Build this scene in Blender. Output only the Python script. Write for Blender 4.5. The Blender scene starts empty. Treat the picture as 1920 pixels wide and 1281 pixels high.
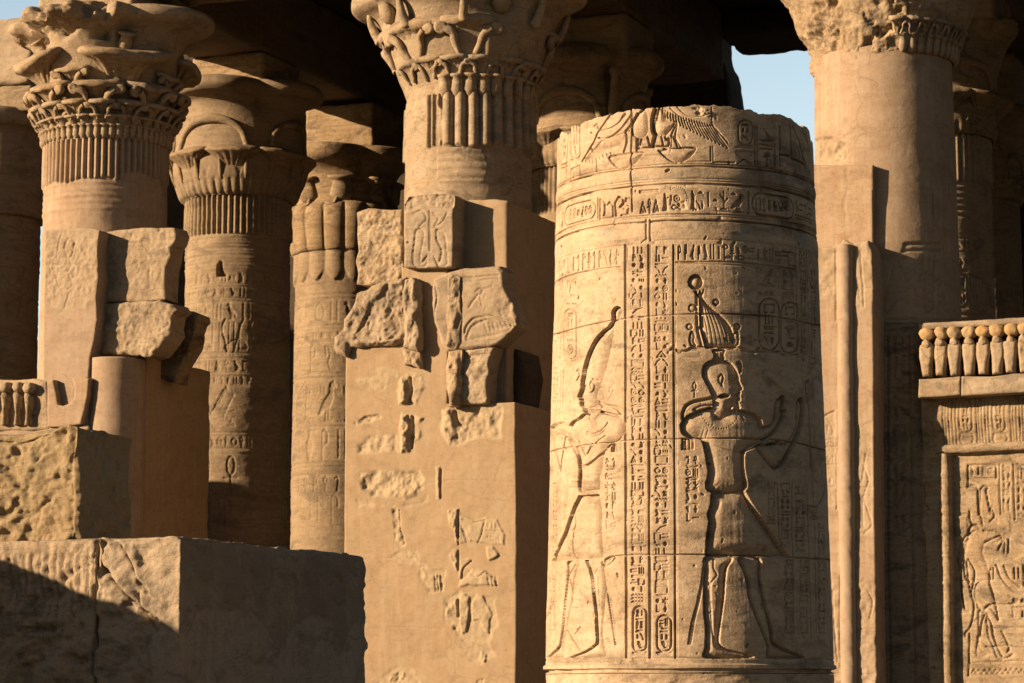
import bpy, math, random
import numpy as np
from mathutils import Matrix, Vector
rad = math.radians
# ------------------------------------------------------------------ camera
FPX, CX, CY, HZ = 5000.0, 960.0, 640.5, 1300.0
PITCH = math.atan((HZ - CY) / FPX)
CAM = np.array([0.0, 0.0, 1.6])
scene = bpy.context.scene
COL = scene.collection
cd = bpy.data.cameras.new('camera'); cam = bpy.data.objects.new('camera', cd); COL.objects.link(cam)
cam.location = CAM; cam.rotation_euler = (math.pi/2 + PITCH, 0, 0)
cd.sensor_width = 36.0; cd.lens = FPX / 1920 * 36.0; cd.clip_end = 2000; cd.clip_start = 0.5
cd.dof.use_dof = True; cd.dof.focus_distance = 18.3; cd.dof.aperture_fstop = 13.0
scene.camera = cam
# ------------------------------------------------------------------ sky, sun, exposure
SKYS, SKYB = 0.05, (2.5, 2.17, 1.88, 1)
SUN_AZ, SUN_EL = 71.0, 15.5          # degrees to the left of the line back to the camera; height
w = bpy.data.worlds.new('World'); scene.world = w; w.use_nodes = True
nt = w.node_tree; bg = nt.nodes['Background']
sky = nt.nodes.new('ShaderNodeTexSky'); sky.sky_type = 'NISHITA'; sky.sun_disc = False
sky.sun_elevation = rad(SUN_EL); sky.sun_rotation = rad(180 + SUN_AZ)
sky.air_density = 1.0; sky.dust_density = 0.4; sky.ozone_density = 1.0
# bright patch added low behind the temple, all other sky dimmed to cut ambient
tc = nt.nodes.new('ShaderNodeTexCoord'); sx = nt.nodes.new('ShaderNodeSeparateXYZ'); nt.links.new(tc.outputs['Generated'], sx.inputs[0])
def mr(src, a, b, c, d):
    n = nt.nodes.new('ShaderNodeMapRange'); n.interpolation_type = 'SMOOTHSTEP'; n.inputs[1].default_value = a; n.inputs[2].default_value = b; n.inputs[3].default_value = c; n.inputs[4].default_value = d; nt.links.new(src, n.inputs[0]); return n.outputs[0]
def mul(a, b):
    n = nt.nodes.new('ShaderNodeMath'); n.operation = 'MULTIPLY'; nt.links.new(a, n.inputs[0]); nt.links.new(b, n.inputs[1]); return n.outputs[0]
pale = mul(mul(mr(sx.outputs[2], 0.45, 0.24, 0, 1), mr(sx.outputs[2], 0.0, 0.08, 0, 1)), mr(sx.outputs[1], 0.75, 0.93, 0, 1))
mx = nt.nodes.new('ShaderNodeMix'); mx.data_type = 'RGBA'; mx.blend_type = 'MIX'; nt.links.new(pale, mx.inputs[0]); mx.inputs[6].default_value = (0.66, 0.60, 0.54, 1); mx.inputs[7].default_value = SKYB
m2 = nt.nodes.new('ShaderNodeMix'); m2.data_type = 'RGBA'; m2.blend_type = 'MULTIPLY'; m2.inputs[0].default_value = 1.0
nt.links.new(sky.outputs[0], m2.inputs[6]); nt.links.new(mx.outputs[2], m2.inputs[7]); nt.links.new(m2.outputs[2], bg.inputs[0]); bg.inputs[1].default_value = SKYS
tosun = Vector((-math.sin(rad(SUN_AZ))*math.cos(rad(SUN_EL)), -math.cos(rad(SUN_AZ))*math.cos(rad(SUN_EL)), math.sin(rad(SUN_EL))))
sl = bpy.data.lights.new('sun', 'SUN'); sun = bpy.data.objects.new('sun', sl); COL.objects.link(sun)
sl.energy = 5.0; sl.angle = rad(0.6); sl.color = (1.0, 0.755, 0.485)
sun.rotation_euler = tosun.to_track_quat('Z', 'Y').to_euler(); sun.location = (-30, -10, 30)
vs = scene.view_settings; vs.view_transform = 'Standard'; vs.look = 'None'; vs.exposure = 1.15; vs.gamma = 1.0; vs.use_curve_mapping = False
scene.cycles.max_bounces = 6; scene.cycles.diffuse_bounces = 1

# ------------------------------------------------------------------ pixel <-> world helpers
cp, sp = math.cos(PITCH), math.sin(PITCH)
def ray(px, py):
    a = (np.asarray(px, float) - CX) / FPX; b = (CY - np.asarray(py, float)) / FPX
    a, b = np.broadcast_arrays(a, b)
    return np.stack([a, cp - b * sp, sp + b * cp], -1)
def at(px, py, Y):
    d = ray(px, py); return CAM + d * (Y / d[..., 1])[..., None]
FA = rad(22.0); U = np.array([math.cos(FA), -math.sin(FA), 0]); T = np.array([math.sin(FA), math.cos(FA), 0])
def fw(s, t, z):
    s, t, z = np.broadcast_arrays(np.asarray(s, float), np.asarray(t, float), np.asarray(z, float))
    return s[..., None]*U + t[..., None]*T + z[..., None]*np.array([0, 0, 1.0])
def fp(px, py, t):                     # pixel ray meets the plane t = const of the temple frame -> (s, z)
    d = ray(px, py); lam = (t - CAM @ T) / (d @ T)
    P = CAM + d * np.asarray(lam)[..., None]
    return P @ U, P[..., 2]

# ------------------------------------------------------------------ noise
_rs = np.random.RandomState(7); _tab = _rs.rand(4096).astype(np.float32)
def vnoise(P, seed=0):
    P = np.asarray(P, np.float32); i = np.floor(P).astype(np.int64); f = P - i; f = f*f*(3-2*f)
    def h(a, b, c): return _tab[((a*73856093) ^ (b*19349663) ^ (c*83492791) ^ (seed*2654435)) & 4095]
    x, y, z = i[..., 0], i[..., 1], i[..., 2]; fx, fy, fz = f[..., 0], f[..., 1], f[..., 2]
    r = 0
    for dx in (0, 1):
        wx = fx if dx else 1-fx
        for dy in (0, 1):
            wy = fy if dy else 1-fy
            r = r + wx*wy*((1-fz)*h(x+dx, y+dy, z) + fz*h(x+dx, y+dy, z+1))
    return r*2-1
def fbm(P, scale=1.0, octv=4, seed=0, gain=0.5):
    P = np.asarray(P, np.float32)*scale; r = 0; a = 1.0
    for o in range(octv):
        r = r + a*vnoise(P*(2.03**o) + 13.7*o, seed+o); a *= gain
    return r
def vfbm(P, scale, octv, seed): return np.stack([fbm(P, scale, octv, seed+31*k) for k in range(3)], -1)

# ------------------------------------------------------------------ objects
def thing(name, label, cat, loc=(0, 0, 0), group=None):
    o = bpy.data.objects.new(name, None); COL.objects.link(o); o.location = loc; o.empty_display_size = 0.3
    o['label'] = label; o['category'] = cat
    if group: o['group'] = group
    return o
def root_loc(p):
    v = Vector((0, 0, 0))
    while p is not None: v += p.location; p = p.parent
    return v
def part(name, V, F, mat, parent=None, smooth=True, attrs=None, label=None):
    V = np.asarray(V, np.float32).reshape(-1, 3)
    if parent is not None: V = V - np.array(root_loc(parent), np.float32)
    me = bpy.data.meshes.new(name)
    if isinstance(F, np.ndarray):
        n = len(F); k = F.shape[1]
        me.vertices.add(len(V)); me.vertices.foreach_set('co', V.ravel())
        me.loops.add(n*k); me.loops.foreach_set('vertex_index', F.astype(np.int32).ravel())
        me.polygons.add(n); me.polygons.foreach_set('loop_start', np.arange(0, n*k, k, dtype=np.int32))
        me.polygons.foreach_set('loop_total', np.full(n, k, np.int32)); me.update(calc_edges=True); me.validate()
    else:
        me.from_pydata(V.tolist(), [], [list(f) for f in F])
    me.polygons.foreach_set('use_smooth', np.full(len(me.polygons), smooth)); me.update()
    if attrs:
        for k, a in attrs.items():
            if len(me.vertices) == len(a):
                at_ = me.attributes.new(k, 'FLOAT', 'POINT'); at_.data.foreach_set('value', np.asarray(a, np.float32).ravel())
    me.materials.append(mat)
    o = bpy.data.objects.new(name, me); COL.objects.link(o); o.parent = parent
    if label: o['label'] = label
    return o
def struct(name, V, F, mat, **k):
    o = part(name, V, F, mat, **k); o['kind'] = 'structure'; return o
def gridF(n, m, wrap=False):
    i = np.arange(n-1)[:, None]; j = np.arange(m if wrap else m-1)[None, :]; j2 = (j+1) % m
    a = i*m + j; b = i*m + j2; c = (i+1)*m + j2; d = (i+1)*m + j
    return np.stack([a, b, c, d], -1).reshape(-1, 4)
def join(*parts):
    Vs, Fs, o = [], [], 0
    for V, F in parts:
        V = np.asarray(V).reshape(-1, 3); Vs.append(V); Fs.append(np.asarray(F) + o); o += len(V)
    return np.concatenate(Vs), np.concatenate(Fs)

# ------------------------------------------------------------------ materials
def stone(name, c1, c2, stain=(0.10, 0.07, 0.045), stain_amt=0.5, strata=0.25, bump=0.35, bscale=1.0, rough=0.9, pale=(0.62, 0.5, 0.36), pale_amt=0.3, speck=0.0, mask=None, vstreak=0.0, tint=None, vary=0.45, crack=0.5):
    K = 0.58
    c1, c2, stain, pale = (tuple(x*K for x in q) for q in (c1, c2, stain, pale))
    if mask: mask = tuple(x*K for x in mask)
    if tint: tint = tuple(x*K for x in tint)
    m = bpy.data.materials.new(name); m.use_nodes = True; N = m.node_tree.nodes; L = m.node_tree.links
    bs = N['Principled BSDF']; bs.inputs['Roughness'].default_value = rough
    try: bs.inputs['Specular IOR Level'].default_value = 0.15
    except Exception: pass
    geo = N.new('ShaderNodeNewGeometry'); P = geo.outputs['Position']
    def mapped(sc):
        mp = N.new('ShaderNodeMapping'); mp.inputs['Scale'].default_value = sc; L.new(P, mp.inputs[0]); return mp.outputs[0]
    def noise(vec, scale, detail=6, ro=0.6, dist=0.0):
        n = N.new('ShaderNodeTexNoise'); n.inputs['Scale'].default_value = scale; n.inputs['Detail'].default_value = detail
        n.inputs['Roughness'].default_value = ro; n.inputs['Distortion'].default_value = dist
        L.new(vec, n.inputs['Vector']); return n.outputs['Fac']
    def ramp(fac, a, b):
        r = N.new('ShaderNodeMapRange'); r.inputs[1].default_value = a; r.inputs[2].default_value = b; r.clamp = True
        L.new(fac, r.inputs[0]); return r.outputs[0]
    def mix(fac, a, b, mode='MIX', k=1.0):
        x = N.new('ShaderNodeMix'); x.data_type = 'RGBA'; x.blend_type = mode
        if isinstance(fac, float): x.inputs[0].default_value = fac
        else:
            if k != 1.0:
                mu = N.new('ShaderNodeMath'); mu.operation = 'MULTIPLY'; mu.inputs[1].default_value = k; L.new(fac, mu.inputs[0]); fac = mu.outputs[0]
            L.new(fac, x.inputs[0])
        for s, v in ((6, a), (7, b)):
            if isinstance(v, tuple): x.inputs[s].default_value = (*v, 1)
            else: L.new(v, x.inputs[s])
        return x.outputs[2]
    big = noise(P, 0.9*bscale, 5, 0.6, 0.4); med = noise(P, 4.5*bscale, 8, 0.65, 0.3); fine = noise(P, 38*bscale, 6, 0.7)
    c = mix(ramp(big, 0.38, 0.62), c1, c2)
    if mask:
        an = N.new('ShaderNodeAttribute'); an.attribute_name = 'mask'; c = mix(an.outputs['Fac'], c, mask)
    c = mix(ramp(med, 0.47, 0.64), c, pale, k=pale_amt)
    fin2 = noise(P, 85*bscale, 3, 0.7); pit = noise(mapped((1, 1, 1.4)), 13*bscale, 7, 0.72, 0.5)
    c = mix(ramp(pit, 0.535, 0.64), c, stain, k=0.25+0.45*stain_amt)
    c = mix(ramp(pit, 0.46, 0.36), c, pale, k=0.30)
    c = mix(ramp(fin2, 0.56, 0.68), c, stain, k=0.22)
    st = noise(mapped((0.6, 0.6, 9.0)), 1.6*bscale, 7, 0.6, 1.0)
    c = mix(ramp(st, 0.46, 0.62), c, tuple(x*0.62 for x in c1), k=strata)
    if vstreak > 0:
        vsn = noise(mapped((5.0, 5.0, 0.35)), 2.2*bscale, 6, 0.65, 0.3)
        c = mix(ramp(vsn, 0.50, 0.60), c, pale, k=vstreak)
    sn = noise(mapped((0.8, 0.8, 1.7)), 1.9*bscale, 9, 0.68, 0.8)
    c = mix(ramp(sn, 0.52, 0.64), c, stain, k=stain_amt)
    c = mix(ramp(fine, 0.42, 0.62), c, tuple(min(1, x*1.25) for x in c2), k=0.28)
    if crack > 0:
        dn = N.new('ShaderNodeTexNoise'); dn.inputs['Scale'].default_value = 2.2; dn.inputs['Detail'].default_value = 6; L.new(P, dn.inputs['Vector'])
        va = N.new('ShaderNodeVectorMath'); va.operation = 'SCALE'; va.inputs['Scale'].default_value = 0.55; L.new(dn.outputs['Color'], va.inputs[0])
        vb = N.new('ShaderNodeVectorMath'); vb.operation = 'ADD'; L.new(mapped((0.9, 0.9, 1.5)), vb.inputs[0]); L.new(va.outputs[0], vb.inputs[1])
        ve = N.new('ShaderNodeTexVoronoi'); ve.feature = 'DISTANCE_TO_EDGE'; ve.inputs['Scale'].default_value = 0.75; L.new(vb.outputs[0], ve.inputs['Vector'])
        ck = N.new('ShaderNodeMath'); ck.operation = 'MULTIPLY'; L.new(ramp(ve.outputs['Distance'], 0.012, 0.003), ck.inputs[0]); L.new(ramp(noise(P, 1.3, 3, 0.5), 0.47, 0.56), ck.inputs[1])
        c = mix(ck.outputs[0], c, tuple(x*0.6 for x in stain), k=crack)
    if speck > 0:
        vo = N.new('ShaderNodeTexVoronoi'); vo.inputs['Scale'].default_value = 30*bscale; L.new(P, vo.inputs['Vector'])
        c = mix(ramp(vo.outputs['Distance'], 0.22, 0.08), c, stain, k=speck)
    if tint:
        an = N.new('ShaderNodeAttribute'); an.attribute_name = 'tint'; c = mix(an.outputs['Fac'], c, tint)
    oi = N.new('ShaderNodeObjectInfo'); r1 = N.new('ShaderNodeMapRange'); L.new(oi.outputs['Random'], r1.inputs[0]); r1.inputs[3].default_value = 0.0; r1.inputs[4].default_value = vary
    c = mix(r1.outputs[0], c, tuple(0.88*(0.6*x+0.4*sum(c2)/3) for x in c2))
    L.new(c, bs.inputs['Base Color'])
    ad = N.new('ShaderNodeMath'); ad.operation = 'MULTIPLY_ADD'; ad.inputs[1].default_value = 0.35; L.new(fine, ad.inputs[0]); L.new(med, ad.inputs[2])
    ad2 = N.new('ShaderNodeMath'); ad2.operation = 'MULTIPLY_ADD'; ad2.inputs[1].default_value = 0.4; L.new(st, ad2.inputs[0]); L.new(ad.outputs[0], ad2.inputs[2])
    ad3 = N.new('ShaderNodeMath'); ad3.operation = 'MULTIPLY_ADD'; ad3.inputs[1].default_value = -0.7*(0.4+stain_amt); L.new(pit, ad3.inputs[0]); L.new(ad2.outputs[0], ad3.inputs[2]); ad2 = ad3
    b = N.new('ShaderNodeBump'); b.inputs['Strength'].default_value = bump; b.inputs['Distance'].default_value = 0.03
    L.new(ad2.outputs[0], b.inputs['Height']); L.new(b.outputs[0], bs.inputs['Normal'])
    return m
M = {}
M['drum'] = stone('drum_sandstone', (0.60, 0.425, 0.27), (0.74, 0.54, 0.36), stain_amt=0.6, strata=0.25, bump=0.35, bscale=1.6, vstreak=0.15, pale=(0.86, 0.70, 0.53), stain=(0.20, 0.14, 0.09), tint=(0.44, 0.46, 0.38), mask=(0.17, 0.125, 0.085), vary=0.0, crack=0.0)
M['sand'] = stone('sandstone', (0.45, 0.30, 0.17), (0.60, 0.43, 0.265), stain_amt=0.8, strata=0.35, bump=0.6, pale=(0.68, 0.55, 0.40), pale_amt=0.5, stain=(0.15, 0.115, 0.08))
M['plaster'] = stone('restoration_plaster', (0.49, 0.315, 0.17), (0.545, 0.365, 0.205), stain_amt=0.4, crack=0.25, strata=0.08, bump=0.14, pale=(0.64, 0.48, 0.31), pale_amt=0.5, vstreak=0.3, mask=(0.62, 0.47, 0.29), stain=(0.3, 0.18, 0.09))
M['rosy'] = stone('rosy_plaster', (0.50, 0.325, 0.20), (0.56, 0.385, 0.25), stain_amt=0.5, strata=0.2, bump=0.2, crack=0.3, pale=(0.66, 0.51, 0.37), pale_amt=0.5, vstreak=0.4, mask=(0.53, 0.385, 0.225), stain=(0.28, 0.17, 0.10))
M['yellow'] = stone('rough_yellow_sandstone', (0.50, 0.325, 0.15), (0.60, 0.42, 0.21), stain_amt=0.45, strata=0.15, bump=1.0, bscale=1.6, speck=0.25, pale=(0.66, 0.5, 0.27), stain=(0.22, 0.12, 0.05))
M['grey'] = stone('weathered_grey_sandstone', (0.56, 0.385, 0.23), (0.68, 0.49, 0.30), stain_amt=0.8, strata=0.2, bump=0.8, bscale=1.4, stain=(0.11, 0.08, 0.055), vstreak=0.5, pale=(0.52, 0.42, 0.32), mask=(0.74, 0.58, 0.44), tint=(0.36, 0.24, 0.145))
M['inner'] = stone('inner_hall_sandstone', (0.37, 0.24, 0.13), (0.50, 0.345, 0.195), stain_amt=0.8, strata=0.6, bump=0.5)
M['shade_dark'] = stone('shade_dark_stone', (0.07, 0.05, 0.035), (0.12, 0.085, 0.055), stain_amt=0.7, strata=0.3, bump=0.5, pale=(0.18, 0.13, 0.09), stain=(0.03, 0.025, 0.02))  # near-black colour, shade of the hall put into the stone
M['jamb'] = stone('stained_jamb_stone', (0.33, 0.23, 0.14), (0.42, 0.30, 0.185), stain_amt=0.9, strata=0.3, bump=0.4, stain=(0.045, 0.035, 0.025))
M['ochre'] = stone('ochre_painted_disk', (0.64, 0.32, 0.10), (0.60, 0.40, 0.19), stain_amt=0.3, strata=0.0, bump=0.3, bscale=2.5, pale=(0.6, 0.45, 0.28), pale_amt=0.8)
M['ground'] = stone('packed_sand', (0.10, 0.07, 0.045), (0.14, 0.10, 0.06), stain_amt=0.2, strata=0.0, bump=0.6)
M['dim'] = stone('shade_dim_beam_stone', (0.19, 0.13, 0.08), (0.27, 0.19, 0.12), stain_amt=0.6, strata=0.5, bump=0.5, stain=(0.06, 0.045, 0.03), vstreak=0.3, pale=(0.34, 0.26, 0.18))  # beam stone darkened, its colour carries the shade under the roof
M['red'] = stone('red_brown_recess', (0.20, 0.075, 0.035), (0.28, 0.12, 0.06), stain_amt=0.3, strata=0.0, bump=0.3)

# ------------------------------------------------------------------ relief raster
def crom(pts, n=6, closed=False):
    p = np.asarray(pts, float)
    if len(p) < 3: return p
    q = np.vstack([p[-1], p, p[0], p[1]]) if closed else np.vstack([2*p[0]-p[1], p, 2*p[-1]-p[-2]])
    out = []; k = len(p) if closed else len(p)-1
    for i in range(k):
        a, b, c, d = q[i], q[i+1], q[i+2], q[i+3]
        for t in np.arange(n)/n:
            out.append(0.5*(2*b + (c-a)*t + (2*a-5*b+4*c-d)*t*t + (3*b-a-3*c+d)*t**3))
    if not closed: out.append(p[-1])
    return np.array(out)
class Relief:
    def __init__(s, u0, u1, v0, v1, res, conv):
        s.u0, s.v0, s.res = u0, v0, res
        s.nu = int(math.ceil((u1-u0)/res))+1; s.nv = int(math.ceil((v1-v0)/res))+1
        s.C = np.zeros((s.nv, s.nu), np.float32)      # incised depth
        s.S = np.full((s.nv, s.nu), -9.0, np.float32) # sunk figure surface (-9 = none)
        s.B = np.zeros((s.nv, s.nu), np.float32)      # base height
        s.M = np.zeros((s.nv, s.nu), np.float32); s.Tn = np.zeros((s.nv, s.nu), np.float32)
        s.conv = conv
    def uv(s, pts):
        p = np.asarray(pts, float); u, v = s.conv(p[:, 0], p[:, 1]); return np.stack([u, v], 1)
    def win(s, lo, hi):
        a = max(0, int((lo[0]-s.u0)/s.res)); b = min(s.nu, int((hi[0]-s.u0)/s.res)+2)
        c = max(0, int((lo[1]-s.v0)/s.res)); d = min(s.nv, int((hi[1]-s.v0)/s.res)+2)
        if a >= b or c >= d: return None
        uu = s.u0 + np.arange(a, b)*s.res; vv = s.v0 + np.arange(c, d)*s.res
        return (slice(c, d), slice(a, b)), uu[None, :], vv[:, None]
    @staticmethod
    def segd(uu, vv, a, b):
        d = b-a; L = max(1e-12, d@d); t = np.clip(((uu-a[0])*d[0] + (vv-a[1])*d[1])/L, 0, 1)
        return np.hypot(uu-a[0]-t*d[0], vv-a[1]-t*d[1])
    def lineuv(s, p, w, d):
        for a, b in zip(p[:-1], p[1:]):
            r = s.win(np.minimum(a, b)-w, np.maximum(a, b)+w)
            if r is None: continue
            sl_, uu, vv = r; ds = s.segd(uu, vv, a, b)
            s.C[sl_] = np.maximum(s.C[sl_], d*np.clip(1.35-1.35*(ds/w)**2, 0, 1))
    def line(s, pts, w=0.006, d=0.006, sm=False, closed=False):
        if sm: pts = crom(pts, 5, closed)
        elif closed: pts = list(pts)+[pts[0]]
        s.lineuv(s.uv(pts), w, d)
    def polyd(s, p, pad=0.0):
        r = s.win(p.min(0)-pad, p.max(0)+pad)
        if r is None: return None
        sl_, uu, vv = r; ins = np.zeros((vv.shape[0], uu.shape[1]), bool); dm = np.full(ins.shape, 9.0)
        q = np.vstack([p, p[:1]])
        for a, b in zip(q[:-1], q[1:]):
            dm = np.minimum(dm, s.segd(uu, vv, a, b))
            if a[1] != b[1]:
                c = ((a[1] > vv) != (b[1] > vv)) & (uu < (b[0]-a[0])*(vv-a[1])/(b[1]-a[1]) + a[0]); ins ^= c
        return sl_, ins, dm
    def polyuv(s, p, depth, w=None, flat=0.0):
        """cut the outline to depth; inside it swells back over width w up to flat*depth below the surface"""
        r = s.polyd(p)
        if r is None: return
        sl_, ins, dm = r
        if w is None: s.C[sl_] = np.where(ins, np.maximum(s.C[sl_], depth*np.clip(dm/0.005+0.3, 0, 1)), s.C[sl_]); return
        x = np.clip(dm/w, 0, 1); h = -depth + depth*(1-flat)*(0.35*np.sqrt(np.clip(1-(1-x)**2, 0, 1))+0.65*np.sin(x*math.pi/2)**1.3)
        s.S[sl_] = np.where(ins, np.maximum(s.S[sl_], h), s.S[sl_])
    def poly(s, pts, depth, w=None, flat=0.15, sm=True):
        if sm: pts = crom(pts, 4, True)
        s.polyuv(s.uv(pts), depth, w, flat)
    def rim(s, pts, w, d, sm=True):    # overlapping limb: a groove round its outline, inside an already sunk figure
        s.line(pts, w, d, sm, True)
    def disk(s, x, y, r, depth, w=None, ry=None, flat=0.1):
        a = np.linspace(0, 2*math.pi, 20, endpoint=False); s.poly(np.stack([x+r*np.cos(a), y+(ry or r)*np.sin(a)], 1), depth, w, flat, False)
    def patch(s, pts, h, edge, rough=0.0, scale=8, seed=0, mask=1.0, sm=False, wob=0.0):
        """raised (h>0) or lost (h<0) area with broken edge"""
        if sm: pts = crom(pts, 4, True)
        r = s.polyd(s.uv(pts), 0.15)
        if r is None: return
        sl_, ins, dm = r; sd = np.where(ins, dm, -dm)
        vv, uu = np.mgrid[sl_[0], sl_[1]]; P = np.stack([uu*s.res, vv*s.res, np.full(uu.shape, seed*3.1)], -1)
        if wob: sd = sd + wob*fbm(P, 9, 3, seed)
        x = np.clip(sd/edge, 0, 1); n = fbm(P, scale, 4, seed+5)
        s.B[sl_] = s.B[sl_] + x*(h + rough*n); s.M[sl_] = np.maximum(s.M[sl_], np.clip(sd/0.012, 0, 1)*mask)
    def height(s):
        h = np.where(s.S > -5, s.S, 0.0); return s.B + h - s.C
    def sample(s, H, u, v):
        x = np.clip((u-s.u0)/s.res, 0, s.nu-1.001); y = np.clip((v-s.v0)/s.res, 0, s.nv-1.001)
        i = x.astype(int); j = y.astype(int); fx, fy = x-i, y-j
        return (H[j, i]*(1-fx) + H[j, i+1]*fx)*(1-fy) + (H[j+1, i]*(1-fx) + H[j+1, i+1]*fx)*fy

# ------------------------------------------------------------------ hieroglyphs (unit box, y down)
def circ(cx, cy, r, n=12, a0=0, a1=360, ry=None):
    a = np.radians(np.linspace(a0, a1, n+1)); return [(cx+r*math.cos(t), cy+(ry or r)*math.sin(t)) for t in a]
G = {
 'water': [('l', [(i/8, 0.3 if i % 2 else 0.75) for i in range(9)])],
 'bar': [('l', [(0, .5), (1, .5)])],
 'bars': [('l', [(0, .25), (1, .25)]), ('l', [(0, .75), (1, .75)])],
 'mouth': [('l', [(0, .5), (.25, .2), (.5, .1), (.75, .2), (1, .5), (.75, .8), (.5, .9), (.25, .8), (0, .5)])],
 'eye': [('l', [(0, .5), (.3, .2), (.7, .2), (1, .45)]), ('l', [(0, .5), (.35, .75), (.8, .65), (1, .45)]), ('l', circ(.5, .45, .13, 8))],
 'disk': [('f', circ(.5, .5, .36, 10))],
 'ring': [('l', circ(.5, .5, .4, 12)), ('l', circ(.5, .5, .1, 6))],
 'bread': [('f', circ(.5, .8, .42, 8, 180, 360, .62))],
 'reed': [('l', [(.35, 1), (.35, .1), (.5, 0), (.7, .15), (.7, .45), (.38, .55)])],
 'stroke': [('f', [(.35, .05), (.65, .05), (.65, .95), (.35, .95)])],
 'two': [('l', [(.25, .05), (.25, .95)]), ('l', [(.75, .05), (.75, .95)])],
 'three': [('l', [(.15, .05), (.15, .95)]), ('l', [(.5, .05), (.5, .95)]), ('l', [(.85, .05), (.85, .95)])],
 'bird': [('f', [(.05, .18), (.2, .02), (.38, .08), (.42, .3), (.7, .5), (1, .85), (.85, .86), (.6, .72), (.35, .66), (.2, .45), (.22, .22)]), ('l', [(.42, .7), (.42, .98), (.25, .98)]), ('l', [(.55, .7), (.58, .98), (.45, .98)])],
 'birdr': [('f', [(.95, .18), (.8, .02), (.62, .08), (.58, .3), (.3, .5), (0, .85), (.15, .86), (.4, .72), (.65, .66), (.8, .45), (.78, .22)]), ('l', [(.58, .7), (.58, .98), (.75, .98)]), ('l', [(.45, .7), (.42, .98), (.55, .98)])],
 'owl': [('f', [(.15, .05), (.5, .0), (.55, .25), (.75, .5), (.95, .95), (.7, .85), (.4, .8), (.2, .6), (.1, .3)]), ('l', [(.4, .8), (.4, 1), (.2, 1)]), ('l', [(.55, .8), (.55, 1), (.7, 1)])],
 'leg': [('l', [(.3, 0), (.35, .8), (.3, .95), (.9, .95)])],
 'viper': [('l', [(0, .35), (.15, .15), (.25, .45), (.45, .75), (.7, .6), (1, .75)]), ('l', [(.1, .2), (.05, 0)])],
 'cobra': [('l', [(1, .95), (.6, .95), (.45, .7), (.6, .4), (.45, .1), (.25, .1), (.3, .45)])],
 'hand': [('l', [(0, .4), (.6, .3), (1, .3)]), ('l', [(0, .7), (.6, .75), (1, .7)]), ('l', [(0, .4), (0, .7)])],
 'basket': [('f', circ(.5, .15, .5, 8, 0, 180, .7))],
 'ankh': [('l', circ(.5, .25, .2, 10, 0, 360, .25)), ('l', [(.5, .5), (.5, 1)]), ('l', [(.15, .58), (.85, .58)])],
 'djed': [('l', [(.5, 0), (.5, 1)]), ('l', [(.2, .12), (.8, .12)]), ('l', [(.2, .3), (.8, .3)]), ('l', [(.3, 1), (.7, 1)])],
 'was': [('l', [(.2, .2), (.5, .0), (.6, .15), (.5, 1)]), ('l', [(.4, 1), (.6, .9)])],
 'star': [('l', [(.5, .05), (.5, .95)]), ('l', [(.1, .35), (.9, .7)]), ('l', [(.9, .35), (.1, .7)])],
 'house': [('l', [(.3, .95), (0, .95), (0, .1), (1, .1), (1, .95), (.7, .95)])],
 'court': [('l', [(0, .95), (0, .1), (1, .1), (1, .95)])],
 'stool': [('f', [(.2, .1), (.8, .1), (.8, .9), (.2, .9)])],
 'cloth': [('l', [(.35, 1), (.35, .1), (.6, .05), (.65, .6)])],
 'man': [('f', [(.35, .0), (.6, .02), (.62, .2), (.8, .45), (.8, .7), (.95, 1), (.1, 1), (.3, .6), (.3, .3)]), ('l', [(.6, .35), (.95, .25)])],
 'knife': [('l', [(.1, .1), (.6, .4), (.9, .95)])],
 'knifer': [('l', [(.9, .1), (.4, .4), (.1, .95)])],
 'tri': [('l', [(.1, .95), (.5, .0), (.9, .95), (.1, .95)]), ('f', [(.35, .9), (.5, .5), (.65, .9)])],
 'dots': [('f', circ(.15, .5, .12, 6, ry=.3)), ('f', circ(.5, .5, .12, 6, ry=.3)), ('f', circ(.85, .5, .12, 6, ry=.3))],
 'hill': [('l', [(0, .9), (.1, .3), (.3, .4), (.5, .7), (.7, .4), (.9, .3), (1, .9), (0, .9)])],
 'flag': [('l', [(.3, 1), (.3, 0), (.9, .08), (.9, .25), (.3, .3)])],
 'jar': [('f', [(.35, .0), (.65, .0), (.6, .2), (.85, .5), (.6, 1), (.4, 1), (.15, .5), (.4, .2)])],
 'bow': [('l', [(0, .2), (.2, .6), (.8, .6), (1, .2)]), ('l', [(.1, .8), (.9, .8)])],
 'lion': [('f', [(0, .4), (.15, .1), (.35, .15), (.45, .45), (.8, .4), (1, .6), (1, .95), (.75, .95), (.4, .95), (.0, .95), (.2, .7)])],
 'bee': [('l', [(0, .3), (.3, .3), (.5, .5), (1, .7)]), ('l', [(.5, .5), (.3, 0)]), ('l', [(.5, .5), (.8, .1)]), ('l', [(.5, .5), (.3, .95)]), ('l', [(.6, .55), (.7, .95)])],
 'sedge': [('l', [(.5, 1), (.5, 0)]), ('l', [(.5, .45), (.15, .2)]), ('l', [(.5, .65), (.9, .4)]), ('l', [(.2, 1), (.8, 1)])],
 'x': [('l', [(.1, .1), (.9, .9)]), ('l', [(.9, .1), (.1, .9)])],
}
def glyph(R, name, x0, y0, x1, y1, w, d):
    for k, pts in G[name]:
        p = [(x0+a*(x1-x0), y0+b*(y1-y0)) for a, b in pts]
        if k == 'l': R.line(p, w, d)
        else: R.poly(p, d*1.25, None, sm=False)
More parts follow.
